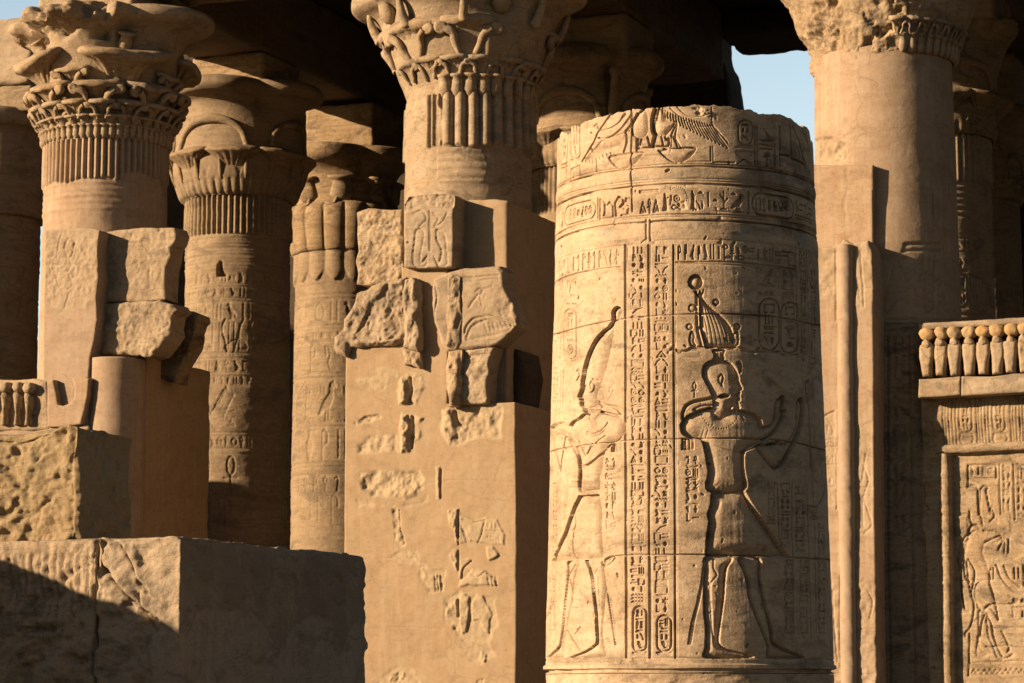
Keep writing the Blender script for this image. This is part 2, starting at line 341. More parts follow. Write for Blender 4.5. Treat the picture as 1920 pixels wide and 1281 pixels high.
def row(R, toks, x0, y0, x1, y1, w, d, gap=0.12):
    toks = toks.split(); n = len(toks); cw = (x1-x0)/n
    for i, t in enumerate(toks):
        g = cw*gap
        if '/' in t:
            sub = t.split('/'); hh = (y1-y0)/len(sub)
            for j, q in enumerate(sub): glyph(R, q, x0+i*cw+g, y0+j*hh+hh*.1, x0+(i+1)*cw-g, y0+(j+1)*hh-hh*.1, w, d)
        else: glyph(R, t, x0+i*cw+g, y0, x0+(i+1)*cw-g, y1, w, d)
FLAT = {'water', 'bar', 'bars', 'mouth', 'viper', 'hand', 'basket', 'dots', 'eye', 'bow', 'hill', 'lion'}
def column_text(R, rows, x0, x1, y0, y1, w, d, slope=0.0):
    hs = [0.45 if all(t in FLAT for t in r.split()) and len(r.split()) == 1 else (0.55 if len(r.split()) > 2 else 1.0) for r in rows]
    tot = sum(hs)*1.18; y = y0; k = (y1-y0)/tot
    for r, h in zip(rows, hs):
        row(R, r, x0, y, x1, y+h*k, w, d); y += h*k*1.18
POOL = ['water', 'bar', 'reed stroke reed', 'bird bread', 'mouth', 'disk bread', 'three', 'cobra bread', 'hand', 'man stroke', 'house', 'basket', 'reed bird', 'bars', 'star disk', 'viper', 'leg stroke', 'knife two', 'eye', 'dots', 'flag stroke disk', 'ankh two', 'cloth ring', 'owl reed', 'stool stool', 'hill', 'court', 'tri ankh tri', 'mouth', 'bow', 'jar birdr', 'water']
def rand_rows(seed, n):
    r = random.Random(seed); return [r.choice(POOL) for _ in range(n)]
def cartouche(R, x0, x1, y0, y1, w, d, rows=None, tie=True, horiz=False):
    r = (y1-y0)/2 if horiz else (x1-x0)/2
    if horiz: p = [(x0+r+r*math.cos(a), (y0+y1)/2+r*math.sin(a)) for a in np.radians(np.linspace(270, 90, 9))] + [(x1-r+r*math.cos(a), (y0+y1)/2+r*math.sin(a)) for a in np.radians(np.linspace(90, -90, 9))]
    else: p = [((x0+x1)/2+r*math.cos(a), y0+r+r*math.sin(a)) for a in np.radians(np.linspace(180, 360, 9))] + [((x0+x1)/2+r*math.cos(a), y1-r+r*math.sin(a)) for a in np.radians(np.linspace(0, 180, 9))]
    R.line(p, w, d, closed=True)
    if tie:
        if horiz: R.line([(x1+w*100, y0), (x1+w*100, y1)], w, d)
        else: R.line([(x0, y1+(y1-y0)*.03), (x1, y1+(y1-y0)*.03)], w, d)
    if rows:
        g = (x1-x0)*.18
        if horiz:
            n = len(rows); cw = (x1-x0-r)/n
            for i, q in enumerate(rows): row(R, q, x0+r*.5+i*cw, y0+(y1-y0)*.2, x0+r*.5+(i+1)*cw, y1-(y1-y0)*.2, w*.8, d)
        else: column_text(R, rows, x0+g, x1-g, y0+r*.5, y1-r*.35, w*.8, d)
# ------------------------------------------------------------------ round shafts
class Round:
    """a column of radius r(z) about a vertical axis; theta = 0 faces the camera, grows to the right"""
    def __init__(s, px, py, t=None, Y=None, prof=None):
        if t is not None:
            ss, zz = fp(px, py, t); a = fw(ss, t, zz)
        else: a = at(px, py, Y)
        s.ax, s.ay = float(a[0]), float(a[1]); s.px0 = px
        d = CAM[:2]-np.array([s.ax, s.ay]); s.dist = np.hypot(*d); s.th0 = math.atan2(d[0], -d[1])   # offset so that theta 0 looks at the camera
        if prof is not None:
            zs, rs = [], []
            for y, hp in prof:
                z = s.z_at(y, 0.0); r = s.r_from(hp, z)
                zs.append(z); rs.append(r)
            o = np.argsort(zs); s.zs = np.array(zs)[o]; s.rs = np.array(rs)[o]
    def z_at(s, py, r=0.0):           # height of a point seen at row py on the axis (or r in front of it)
        Y = s.ay*(1 - r/s.dist); d = ray(s.px0, py); return float(CAM[2] + d[2]*(Y/d[1]))
    def r_from(s, hp, z):
        dep = s.ay*cp + (z-CAM[2])*sp; k = hp/FPX*dep/s.dist; return s.dist*k/math.sqrt(1+k*k)
    def r(s, z): return np.interp(z, s.zs, s.rs)
    def conv(s, px, py):
        d = ray(px, py); px = np.asarray(px, float)
        R = np.full(px.shape, float(s.rs.mean())); ox, oy = CAM[0]-s.ax, CAM[1]-s.ay
        for _ in range(4):
            a = d[..., 0]**2+d[..., 1]**2; b = 2*(ox*d[..., 0]+oy*d[..., 1]); c = ox*ox+oy*oy-R*R
            lam = (-b-np.sqrt(np.maximum(b*b-4*a*c, 0)))/(2*a); z = CAM[2]+lam*d[..., 2]; R = s.r(z)
        X = CAM[0]+lam*d[..., 0]-s.ax; Yy = CAM[1]+lam*d[..., 1]-s.ay
        return (np.arctan2(X, -Yy)-s.th0)*s.Rref, z
    @property
    def Rref(s): return float(s.rs.mean())
    def pos(s, th, z, r):
        a = th + s.th0; return np.stack([s.ax+r*np.sin(a), s.ay-r*np.cos(a), z*np.ones_like(a)], -1)
    def relief(s, z0, z1, res, th=105): return Relief(-rad(th)*s.Rref, rad(th)*s.Rref, z0, z1, res, s.conv)
    def mesh(s, z0, z1, zres, thres, rel=None, hf=None, ztop=None, amp=0.004, nsc=3.0, seed=0, cap=True, zbot=None, fr=100):
        th = np.concatenate([np.arange(-fr, fr, thres), np.arange(fr, 360-fr, 4.0)])*math.pi/180
        z = np.linspace(z0, z1, max(2, int((z1-z0)/zres)+1)); TH, Z = np.meshgrid(th, z)
        if ztop is not None: Z = np.minimum(Z, ztop(TH))
        if zbot is not None: Z = np.maximum(Z, zbot(TH))
        Rr = s.r(Z); att = {}
        if rel is not None:
            tt = (TH+math.pi) % (2*math.pi)-math.pi
            inside = (np.abs(tt) < rad(fr))
            Rr = Rr + np.where(inside, rel.sample(rel.height(), tt*s.Rref, Z), 0)
            att['mask'] = np.where(inside, rel.sample(rel.M, tt*s.Rref, Z), 0).ravel()
            att['tint'] = np.where(inside, rel.sample(rel.Tn, tt*s.Rref, Z), 0).ravel()
        if hf is not None: Rr = Rr + hf(TH, Z)
        P0 = s.pos(TH, Z, Rr); Rr = Rr + amp*fbm(P0, nsc, 4, seed); P = s.pos(TH, Z, Rr)
        V = P.reshape(-1, 3); F = gridF(len(z), len(th), True)
        if cap:
            n = len(th); extra = []; o = len(V)
            for ring, k in (((len(z)-1)*n, 0), (0, 1)):
                c = V[ring:ring+n].mean(0); extra.append(c); ci = o+k
                i = np.arange(n); j = (i+1) % n
                q = np.stack([ring+i, ring+j, np.full(n, ci), np.full(n, ci)], -1)
                F = np.vstack([F, q]) if False else F
            # caps as inner rings
            for ring, zz in (((len(z)-1)*n, 1), (0, 0)):
                base = V[ring:ring+n]; c = base.mean(0); c2 = c.copy()
                rings = [c2 + (base-c2)*f + (0, 0, 0) for f in (0.85, 0.5, 0.02)]
                o = len(V); V = np.vstack([V]+rings); prev = ring
                i = np.arange(n); j = (i+1) % n
                for q in range(3):
                    cur = o+q*n; f = np.stack([prev+i, prev+j, cur+j, cur+i], -1); F = np.vstack([F, f]); prev = cur
            for k in att: att[k] = np.concatenate([att[k], np.zeros(len(V)-len(att[k]))])
        return V, F, att

# ------------------------------------------------------------------ traced slab: outline in photo pixels on the plane t, real depth behind it
def polysd(p, q):
    dm = np.full(len(p), 1e9); near = np.zeros((len(p), 2)); ins = np.zeros(len(p), bool)
    r = np.vstack([q, q[:1]])
    for a, b in zip(r[:-1], r[1:]):
        d = b-a; L = max(1e-12, d@d); tt = np.clip(((p-a)@d)/L, 0, 1); n = a+tt[:, None]*d; e = np.hypot(*(p-n).T)
        m = e < dm; dm[m] = e[m]; near[m] = n[m]
        if a[1] != b[1]: ins ^= ((a[1] > p[:, 1]) != (b[1] > p[:, 1])) & (p[:, 0] < (b[0]-a[0])*(p[:, 1]-a[1])/(b[1]-a[1])+a[0])
    return dm, near, ins
def slab(name, out, t, depth, mat, parent, res=0.02, amp=0.006, nsc=3.0, rel=None, rnd=0.03, rndd=0.02, jag=0.0, seed=0, hf=None, uv=False, label=None, back=True):
    q = np.array(out, float)
    if not uv: s_, z_ = fp(q[:, 0], q[:, 1], t); q = np.stack([s_, z_], 1)
    if jag:
        qq = []
        for a, b in zip(q, np.roll(q, -1, 0)):
            n = max(1, int(np.hypot(*(b-a))/0.04))
            for k in range(n): qq.append(a+(b-a)*k/n)
        q = np.array(qq); P = np.c_[q, np.full(len(q), seed*1.7)]
        q = q + jag*np.stack([fbm(P, 4, 4, seed+1), fbm(P, 4, 4, seed+2)], 1)
    lo, hi = q.min(0)-res, q.max(0)+res
    nu, nv = int((hi[0]-lo[0])/res)+2, int((hi[1]-lo[1])/res)+2
    uu, vv = np.meshgrid(lo[0]+np.arange(nu)*res, lo[1]+np.arange(nv)*res); p = np.stack([uu.ravel(), vv.ravel()], 1)
    dm, near, ins = polysd(p, q); F = gridF(nv, nu)
    F = F[ins[F].any(1)]; used = np.unique(F); p = np.where(ins[:, None], p, near); d_in = np.where(ins, dm, 0)
    rm = np.full(len(p), -1); rm[used] = np.arange(len(used)); F = rm[F]; p = p[used]; d_in = d_in[used]
    n = len(p); h = -rndd*(1-np.clip(d_in/max(rnd, 1e-6), 0, 1))**2; att = {}
    if rel is not None:
        fade = np.clip(d_in/0.02, 0, 1); h = h + rel.sample(rel.height(), p[:, 0], p[:, 1])*fade; att['mask'] = rel.sample(rel.M, p[:, 0], p[:, 1])
    if hf is not None: h = h + hf(p[:, 0], p[:, 1])*np.clip(d_in/0.03, 0, 1)
    V = [fw(p[:, 0], t-h, p[:, 1])]
    E = np.concatenate([F[:, [0, 1]], F[:, [1, 2]], F[:, [2, 3]], F[:, [3, 0]]]); key = np.sort(E, 1); _, idx, cnt = np.unique(key[:, 0]*n+key[:, 1], return_index=True, return_counts=True)
    B = E[idx[cnt == 1]]; bv = np.unique(B); bi = np.full(n, -1); bi[bv] = np.arange(len(bv)); nb = len(bv)
    K = max(2, int(depth/max(0.06, res*2))); Fs = [F]; off = n; prev = None
    for k in range(1, K+1):
        V.append(fw(p[bv, 0], t+rndd+(depth-rndd)*k/K, p[bv, 1])); cur = off+(k-1)*nb+bi
        pr = np.arange(n) if prev is None else prev
        Fs.append(np.stack([pr[B[:, 1]], pr[B[:, 0]], cur[B[:, 0]], cur[B[:, 1]]], -1)); prev = cur
    V = np.concatenate(V)
    if back:
        o = len(V); V = np.vstack([V, fw(p[:, 0], t+depth, p[:, 1])]); Fs.append(F[:, ::-1]+o)
    V = V + amp*vfbm(V, nsc, 4, seed); F = np.concatenate(Fs)
    for k in att: att[k] = np.concatenate([att[k], np.zeros(len(V)-len(att[k]))])
    return part(name, V, F, mat, parent, attrs=att, label=label)
def slab_relief(out, t, res):
    q = np.array(out, float); s_, z_ = fp(q[:, 0], q[:, 1], t)
    return Relief(s_.min()-.1, s_.max()+.1, z_.min()-.1, z_.max()+.1, res, lambda x, y: fp(x, y, t))

# ------------------------------------------------------------------ rough box in the temple frame
def block(name, s0, s1, t0, t1, z0, z1, mat, parent, res=0.05, amp=0.02, nsc=1.5, edge=0.06, chip=0.6, seed=0, hf=None, hs=None, frame=True, smooth=True, label=None, mk=None):
    def ax(a, b): return np.linspace(a, b, max(2, int((b-a)/res)+1))
    S, Tt, Z = ax(s0, s1), ax(t0, t1), ax(z0, z1)
    def g(A, Bb, f):
        a, b = np.meshgrid(A, Bb); return np.stack(f(a, b), -1).reshape(-1, 3), gridF(len(Bb), len(A))
    pcs = [g(S, Z, lambda a, b: (a, a*0+t0, b)), g(S, Z, lambda a, b: (a, a*0+t1, b)), g(Tt, Z, lambda a, b: (a*0+s0, a, b)), g(Tt, Z, lambda a, b: (a*0+s1, a, b)),
           g(S, Tt, lambda a, b: (a, b, a*0+z0)), g(S, Tt, lambda a, b: (a, b, a*0+z1))]
    for k in (1, 2, 4): pcs[k] = (pcs[k][0], pcs[k][1][:, ::-1])
    V, F = join(*pcs); key = np.round(V*2000).astype(np.int64); _, idx, inv = np.unique(key, axis=0, return_index=True, return_inverse=True)
    V = V[idx]; F = inv.ravel()[F]
    lo = np.array([s0, t0, z0]); hi = np.array([s1, t1, z1]); dlo, dhi = V-lo, hi-V
    d = np.minimum(dlo, dhi); sg = np.where(dlo < dhi, 1.0, -1.0); wgt = np.clip(1-d/edge, 0, 1)**1.5
    e = (wgt.sum(1)-wgt.max(1))[:, None]; n1 = 0.35+chip*np.clip(fbm(V, 1.2/edge*0.25, 4, seed+3), -0.4, 2)[:, None]
    D = V + sg*wgt*e*edge*0.6*n1
    if hf is not None:
        f = (V[:, 1] < t0+1e-5)*np.clip(np.minimum(d[:, 0], d[:, 2])/0.04, 0, 1); D[:, 1] -= f*hf(V[:, 0], V[:, 2])
    if hs is not None:
        f = (V[:, 0] > s1-1e-5)*np.clip(np.minimum(d[:, 1], d[:, 2])/0.04, 0, 1); D[:, 0] += f*hs(V[:, 1], V[:, 2])
    W = fw(D[:, 0], D[:, 1], D[:, 2]); W = W + amp*vfbm(W, nsc, 5, seed)
    return part(name, W, F, mat, parent, smooth=smooth, label=label, attrs=mk(V[:, 0], V[:, 1], V[:, 2]) if mk else None)

# ------------------------------------------------------------------ capitals
def quat(th, r, c, ph, n=4):
    d = (th-ph+math.pi/n) % (2*math.pi/n)-math.pi/n; cc = c*r; q = r-cc
    return cc*np.cos(d)+np.sqrt(np.maximum(q*q-(cc*np.sin(d))**2, (0.12*q)**2))
def bell(col, prof, ph, nth=300, zsub=5, erode=None, amp=0.006, seed=0, extra=None, top_in=True):
    """prof: (z, r, c) from bottom to top; smooth spline between"""
    p = crom(np.array(prof), zsub); z, r, c = p[:, 0], np.maximum(p[:, 1], 0.05), np.clip(p[:, 2], 0, 0.5)
    th = np.linspace(-math.pi, math.pi, nth, endpoint=False); TH, Z = np.meshgrid(th, z)
    ph = ph - col.th0 * 0
    Rr = quat(TH+col.th0, r[:, None], c[:, None], ph)
    if extra is not None: Rr = Rr + extra(TH, Z)
    P = col.pos(TH, Z, Rr)
    if erode is not None:
        dr, dz = erode(TH, Z, P); Rr = Rr+dr; Z = Z+dz; P = col.pos(TH, Z, Rr)
    P = P + amp*vfbm(P, 3, 4, seed); V = P.reshape(-1, 3); F = gridF(len(z), nth, True)
    n = nth; i = np.arange(n); j = (i+1) % n; o = len(V)
    for ring in ((len(z)-1)*n, 0):
        base = V[ring:ring+n]; cc = base.mean(0); V = np.vstack([V, cc+(base-cc)*0.03]); F = np.vstack([F, np.stack([ring+i, ring+j, len(V)-n+j, len(V)-n+i], -1)])
    return V, F
def revolve(prof, n=20, sy=1.0, ribs=0, ra=.12):
    p = np.array(prof); th = np.linspace(0, 2*math.pi, n, endpoint=False); z, r = p[:, 0], p[:, 1]
    if ribs: hz = z/z.max(); k_ = (hz > .08)*(hz < .78); rr = r[:, None]*(1-ra*k_[:, None]*(1-np.abs(np.sin(ribs*th/2)))**2)
    else: rr = r[:, None]*np.ones(n)
    V = np.stack([rr*np.cos(th), sy*rr*np.sin(th), z[:, None]+0*th], -1).reshape(-1, 3); return V, gridF(len(z), n, True)
def tube(path, rr, n=8):
    p = np.array(path, float); k = len(p); rr = np.broadcast_to(rr, (k,)) if np.ndim(rr) == 0 else np.array(rr); V = []
    up = np.array([0.3, 1, 0.2])
    for i in range(k):
        tv = p[min(i+1, k-1)]-p[max(i-1, 0)]; tv = tv/np.linalg.norm(tv); a = np.cross(tv, up); a /= np.linalg.norm(a); b = np.cross(tv, a)
        th = np.linspace(0, 2*math.pi, n, endpoint=False); V.append(p[i]+rr[i]*(np.cos(th)[:, None]*a+np.sin(th)[:, None]*b))
    V = np.concatenate(V); F = gridF(k, n, True); 
    return V, F
def umbel_tpl(h, wd, kind='umbel', sy=0.7, seed=0, wear=0.12):
    """local: x across, y = -outward, z up; the foot at the origin"""
    if kind == 'bead': V, F = revolve([(0, .02*wd), (.05*h, .26*wd), (.3*h, .44*wd), (.6*h, .36*wd), (.85*h, .3*wd), (.9*h, .5*wd), (1*h, .5*wd), (1.02*h, .01)], 12, sy)
    elif kind == 'fin': V, F = revolve([(0, .12*wd), (.3*h, .22*wd), (.55*h, .36*wd), (.75*h, .52*wd), (.84*h, .60*wd), (.88*h, .62*wd), (.96*h, .50*wd), (1.0*h, .28*wd), (1.01*h, .01)], 72, sy, 18, .10)
    else: V, F = revolve([(0, .16*wd), (.25*h, .2*wd), (.5*h, .26*wd), (.66*h, .34*wd), (.76*h, .46*wd), (.79*h, .52*wd), (.86*h, .545*wd), (.95*h, .52*wd), (1.0*h, .40*wd), (1.01*h, .01)], 56, sy, 14, .14)
    if kind == 'horn':
        p = crom([(0, -.02, 0), (0, -.10*wd, .12*h), (0, -.10*wd, .4*h), (0, -.02*wd, .75*h), (0, .12*wd, 1.0*h)], 5); V, F = tube(p, np.interp(np.linspace(0, 1, len(p)), [0, .12, .3, 1], [.05, .26, .20, .11])*wd, 10)
    ps = [(V, F)]
    if kind == 'volute':
        for sg in (-1, 1):
            path = crom([(sg*.14*wd, -.20*wd*sy/.7, .10*h), (sg*.22*wd, -.22*wd*sy/.7, .34*h), (sg*.27*wd, -.26*wd*sy/.7, .56*h), (sg*.40*wd, -.26*wd*sy/.7, .70*h)], 4)
            ps.append(tube(path, np.linspace(.06, .075, len(path))*wd, 8))
            v, f = revolve([(-.06*wd, .01), (-.06*wd, .07*wd), (-.04*wd, .115*wd), (.04*wd, .115*wd), (.06*wd, .07*wd), (.05*wd, .04*wd), (.06*wd, .02*wd), (.06*wd, .001)], 14)
            v = np.stack([v[:, 0]+sg*.47*wd, -v[:, 2]-.22*wd*sy/.7, v[:, 1]+.68*h], -1); ps.append((v, f))
    V, F = join(*ps); V = V + wear*0.12*wd*vfbm(V+seed*7.3, 3.5/wd, 4, seed); return V, F
def ring_of(col, tpl_list, n, ph, z, rfun, tilt, mat, parent, name, thmin=-125, thmax=125, skip=None, rnd=None, jit=0.02):
    """copies of a leaf round the bell, sharing mesh data; base at height z"""
    mes = []
    for V, F in tpl_list:
        me = bpy.data.meshes.new(name); me.from_pydata(V.tolist(), [], F.tolist()); me.polygons.foreach_set('use_smooth', [True]*len(me.polygons)); me.materials.append(mat); mes.append(me)
    base = root_loc(parent); k = 0; rn = random.Random(n*17+int(z*10))
    for i in range(n):
        th = ph + 2*math.pi*i/n; th = (th+math.pi) % (2*math.pi)-math.pi; v = math.degrees(th-col.th0)
        v = (v+180) % 360-180
        if v < thmin or v > thmax or (skip and skip(v)): continue
        r = rfun(th-col.th0, z); p = col.pos(np.array(th-col.th0), z, r)
        o = bpy.data.objects.new(name, mes[k % len(mes)]); k += 1; COL.objects.link(o); o.parent = parent
        o.rotation_euler = (rad(tilt)+rn.uniform(-jit, jit), rn.uniform(-jit, jit), th); o.location = Vector(p)-base
        s_ = 1+rn.uniform(-jit, jit); o.scale = (s_, s_, s_)
# ================================================================== the carved column in front
def c3(l): return [(1020+x*.2967, 500+y*.2967) for x, y in l]
def c4(l): return [(1250+x*.2967, 500+y*.2967) for x, y in l]
def c5(l): return [(1010+x*.3365, 850+y*.3365) for x, y in l]
def c6(l): return [(1250+x*.3365, 850+y*.3365) for x, y in l]
def ctp(l): return [(1020+x*.2708, 180+y*.2708) for x, y in l]
def c33(l): return [(1160+x*.125, 200+y*.125) for x, y in l]
def c44(l): return [(1380+x*.1561, 220+y*.1561) for x, y in l]
def c55(l): return [(1030+x*.2185, 240+y*.2185) for x, y in l]
def c66(l): return [(1270+x*.203, 300+y*.203) for x, y in l]
D = Round(1288, 760, Y=19.0, prof=[(150, 236.5), (250, 238.5), (330, 240.5), (455, 244.5), (825, 257), (1247, 270), (1281, 271.5), (1500, 277), (1767, 285)])
D.ax = float(at(1284.5, 300, 19.0)[0])
zb = lambda y: D.z_at(y, 1.0)          # height of row y on the front of the drum
ZT, ZB = zb(190), zb(1236)
R = D.relief(zb(1290), zb(180), 0.0034, 104)
# --- figures -------------------------------------------------------
f1 = dict(depth=.040, w=.060, flat=.15)
crown = c3([(462,250),(482,258),(489,285),(480,312),(457,345),(441,372),(436,430),(424,500),(408,580),(388,650),(362,730),(335,800),(331,850),(334,905),(300,930),(262,935),(243,900),(240,888),(226,884),(222,866),(226,852),(218,842),(221,830),(209,824),(222,790),(228,765),(228,735),(236,690),(246,640),(268,570),(298,500),(335,440),(372,402),(408,372),(428,330),(426,290),(440,262)])
R.poly(crown, 0.046, 0.086, .12)
torso = c3([(243,930),(262,935),(300,925),(334,905),(400,928),(460,945),(492,962),(509,990),(512,1030),(500,1068),(470,1098),(400,1128),(383,1180),(372,1240),(366,1290),(352,1340),(345,1420),(222,1420),(218,1290),(205,1200),(190,1150),(160,1100),(110,1060),(60,1080),(38,1060),(45,1010),(80,985),(120,985),(150,1005),(165,992),(180,975),(215,955)])
R.poly(torso, 0.039, 0.069, .12)
R.line(c3([(300,1120),(262,1190),(230,1130),(165,1010)]), .008, .010, True)
R.line(c3([(480,1085),(420,1130),(255,1262),(200,1180),(140,1062)]), .010, .014, True)
R.line(c3([(385,1070),(330,1110),(296,1150)]), .008, .008, True)
R.line(c3([(262,930),(282,968),(318,962),(334,930)]), .006, .006, True)
R.line(c3([(268,1045),(300,1058),(345,1045),(385,1010),(400,985)]), .007, .007, True)
R.line(c3([(262,1060),(300,1075),(350,1060),(395,1020)]), .005, .005, True)
for k in range(12): R.disk(1020+(270+9*k)*.2967, 500+(1058-0.6*k*k+2*k)*.2967, 1.0, .006, None)
R.line(c3([(292,770),(285,745),(296,725),(310,745),(304,780),(290,795)]), .006, .009, True)
R.line(c3([(240,775),(252,768),(262,775)]), 0.005, .005); R.line(c3([(228,755),(262,752)]), 0.005, .005)
R.line(c3([(300,500),(350,440),(395,430)]), .005, .004, True); R.line(c3([(205,660),(215,650),(222,690),(205,720)]), 0.008, .012)
R.line(c3([(335,855),(380,878),(430,885),(465,905),(488,940),(430,935),(345,915)]), .012, .020, True)
R.line(c3([(362,890),(410,898),(450,915)]), .006, .010, True)
R.poly(c3([(427,1118),(455,1112),(447,1172),(424,1172)]), .03, None, sm=False)
for x in (465, 477, 489): R.line(c3([(x,1105),(x,1170)]), 0.005, .006)
for a, b, c_, d in ((60,1090,105,1290), (132,1080,108,1240), (105,1290,108,1240)): R.line(c3([(a,b),(c_,d)]), 0.012, .022)
for x in (38, 70, 105, 122): R.line(c3([(x,660),(x-2,890)]), 0.007, .010)
for x in (45, 75, 100): R.line(c3([(x,900),(x-4,970)]), 0.007, .008)
kilt = c5([(222,235),(338,228),(350,290),(356,345),(350,400),(356,500),(358,588),(230,592),(73,604),(140,440),(190,300),(216,250)])
R.poly(kilt, 0.041, 0.063, .1, sm=False)
R.line(c5([(218,245),(335,236)]), 0.006, .006); R.line(c5([(225,215),(330,200)]), 0.004, .004)
leg1 = c5([(262,592),(358,590),(368,640),(378,720),(372,800),(362,900),(354,1000),(362,1060),(363,1138),(185,1140),(190,1128),(250,1105),(300,1072),(318,1050),(315,980),(312,900),(300,800),(290,700),(275,640)])
R.poly(leg1, 0.035, 0.052, .1)
leg2 = c5([(160,602),(228,596),(212,650),(196,740),(190,820),(172,900),(152,1000),(137,1080),(132,1140),(48,1140),(62,1122),(105,1080),(120,1030),(130,950),(140,850),(150,740),(157,660)])
R.poly(leg2, 0.035, 0.040, .1)
R.poly(c5([(358,620),(368,622),(388,740),(412,880),(438,1068),(424,1070),(398,900),(374,750)]), 0.018, .012, .4, sm=False)
R.line(c5([(285,620),(300,680),(330,640)]), .006, .004, True); R.line(c5([(330,700),(338,850),(332,1000)]), .006, .003, True)
R.line(c5([(190,330),(205,380),(188,470),(190,560),(200,620),(170,680),(185,760),(190,830)]), .005, .010, True)
R.line(c5([(160,990),(190,1040),(230,1100)]), 0.006, .010); R.line(c5([(232,965),(200,1010)]), 0.004, .005)
# right figure
R.disk(1250+182*.2967, 500+98*.2967, 14.3, 0.036, .055)
atef = c4([(170,155),(188,160),(198,172),(212,150),(222,172),(236,140),(232,165),(228,185),(240,215),(290,262),(345,305),(395,365),(420,420),(436,470),(442,512),(380,516),(300,512),(248,512),(228,450),(212,390),(205,300),(205,210),(190,180)])
R.poly(atef, 0.035, 0.052, .12)
for k in range(5): R.line(c4([(222+k*6, 200),(236+k*18, 300),(256+k*24, 400),(268+k*27, 505)]), .0045, .004, True)
R.line(c4([(330,310),(370,400),(392,505)]), .008, .010, True)
for k in range(9): R.line(c4([(345+k*7, 350+k*17),(372+k*7, 345+k*19)]), 0.004, .004)
R.line(c4([(188,160),(192,290),(196,400),(222,505)]), .012, .012, True)
for x, y, r in ((162,262,26), (312,226,22), (145,380,22), (445,380,22)): R.disk(1250+x*.2967, 500+y*.2967, r*.2967, 0.020, .022)
for m in (1, -1):
    X = lambda x: x if m == 1 else 600-x
    R.poly(c4([(X(150),410),(X(168),412),(X(180),440),(X(172),470),(X(190),500),(X(150),500),(X(140),460)]), 0.025, 0.021, .2)
R.line(c4([(60,528),(85,538),(120,535),(160,516),(210,512),(290,518),(330,528),(375,512),(430,512),(480,520),(530,540),(560,540),(582,518)]), .012, .016, True)
R.line(c4([(110,540),(170,530),(230,524),(290,530)]), .007, .008, True); R.line(c4([(350,528),(420,526),(470,534),(520,545)]), .007, .008, True)
R.poly(c4([(290,524),(372,524),(362,560),(366,590),(296,592),(300,560)]), 0.033, 0.034, .2)
for x in (310, 328, 346): R.line(c4([(x,530),(x,585)]), 0.004, .005)
head = c4([(300,590),(345,585),(400,603),(436,640),(455,688),(460,728),(481,772),(466,786),(470,800),(462,812),(468,842),(456,850),(462,880),(474,955),(458,962),(440,905),(420,885),(410,905),(412,935),(350,950),(300,930),(292,890),(290,830),(272,785),(246,735),(226,690),(228,640),(255,605)])
R.poly(head, .036, .085, .05)
body = c4([(292,888),(240,900),(200,911),(140,935),(98,972),(84,1010),(98,1058),(150,1082),(215,1092),(238,1160),(252,1240),(262,1300),(262,1420),(494,1420),(495,1281),(498,1175),(560,1125),(640,1090),(612,1020),(600,970),(560,930),(480,905),(412,905),(350,945)])
R.poly(body, 0.046, 0.098, .10)
arm1 = c4([(520,1080),(560,1035),(605,1015),(650,998),(672,965),(678,900),(690,850),(718,822),(742,816),(750,850),(738,905),(754,903),(742,960),(705,1030),(645,1085),(570,1108)])
R.poly(arm1, .052, .05, .15)
arm2 = c4([(560,1135),(590,1120),(640,1118),(700,1112),(760,1108),(800,1040),(814,1000),(812,930),(824,850),(846,828),(864,842),(872,900),(864,965),(842,1060),(795,1160),(742,1250),(690,1284),(650,1262),(600,1200)])
R.poly(arm2, .055, .06, .12)
R.line(c4([(480,1172),(560,1140),(640,1098),(705,1035)]), .007, .010, True); R.line(c4([(215,1088),(300,1120),(400,1160),(490,1176)]), .005, .005, True)
for s_ in ((718,822,722,880), (733,820,733,880), (836,836,842,895), (850,832,852,895)): R.line(c4([(s_[0],s_[1]),(s_[2],s_[3])]), 0.004, .006)
R.line(c4([(640,1085),(652,1120),(720,1105)]), .012, .022, True)
for rr, n in ((72, 16), (148, 30)):
    for k in range(n):
        a = rad(200-220*k/(n-1)+0) if rr > 100 else rad(175-170*k/(n-1)); R.disk(1250+(340+rr*.85*math.cos(a))*.2967, 500+((895 if rr < 100 else 880)+rr*.98*max(-.25, math.sin(a)))*.2967, 1.4, .006, None)
R.line(c4([(330,700),(345,682),(358,700),(350,735),(352,755)]), .007, .011, True); R.line(c4([(330,700),(332,730),(348,750)]), .006, .009, True)
R.line(c4([(395,715),(420,705),(448,716),(420,722),(395,715)]), 0.005, .006); R.line(c4([(392,695),(425,684),(452,692)]), 0.004, .005)
R.line(c4([(446,810),(462,806)]), 0.004, .005); R.line(c4([(412,860),(440,835),(452,800)]), 0.004, .003)
R.poly(c4([(328,818),(348,806),(380,804),(400,813),(392,826),(360,833),(338,830)]), .05, None)
R.line(c4([(446,612),(462,606),(470,640),(462,672)]), .010, .012, True); R.poly(c4([(448,615),(468,612),(470,665),(458,668)]), 0.018, 0.011, .3)
R.line(c4([(280,832),(230,842),(170,855),(125,880),(104,920),(100,960)]), .013, .024, True); R.line(c4([(285,875),(220,880),(170,905),(200,908),(280,890)]), .008, .012, True)
R.poly(c4([(95,1085),(175,1095),(172,1158),(90,1160)]), 0.024, .02, .4, sm=False)
for x in (120, 145): R.line(c4([(x,1095),(x,1155)]), 0.005, .007)
R.line(c4([(236,1030),(224,1076)]), 0.004, .004); R.line(c4([(262,1032),(250,1080)]), 0.004, .004)
R.line(c6([(215,0),(235,80),(246,180)]), 0.004, .001)
kilt2 = c6([(250,213),(432,206),(480,290),(560,400),(640,520),(683,575),(216,575),(220,480),(234,380),(226,340),(242,290)])
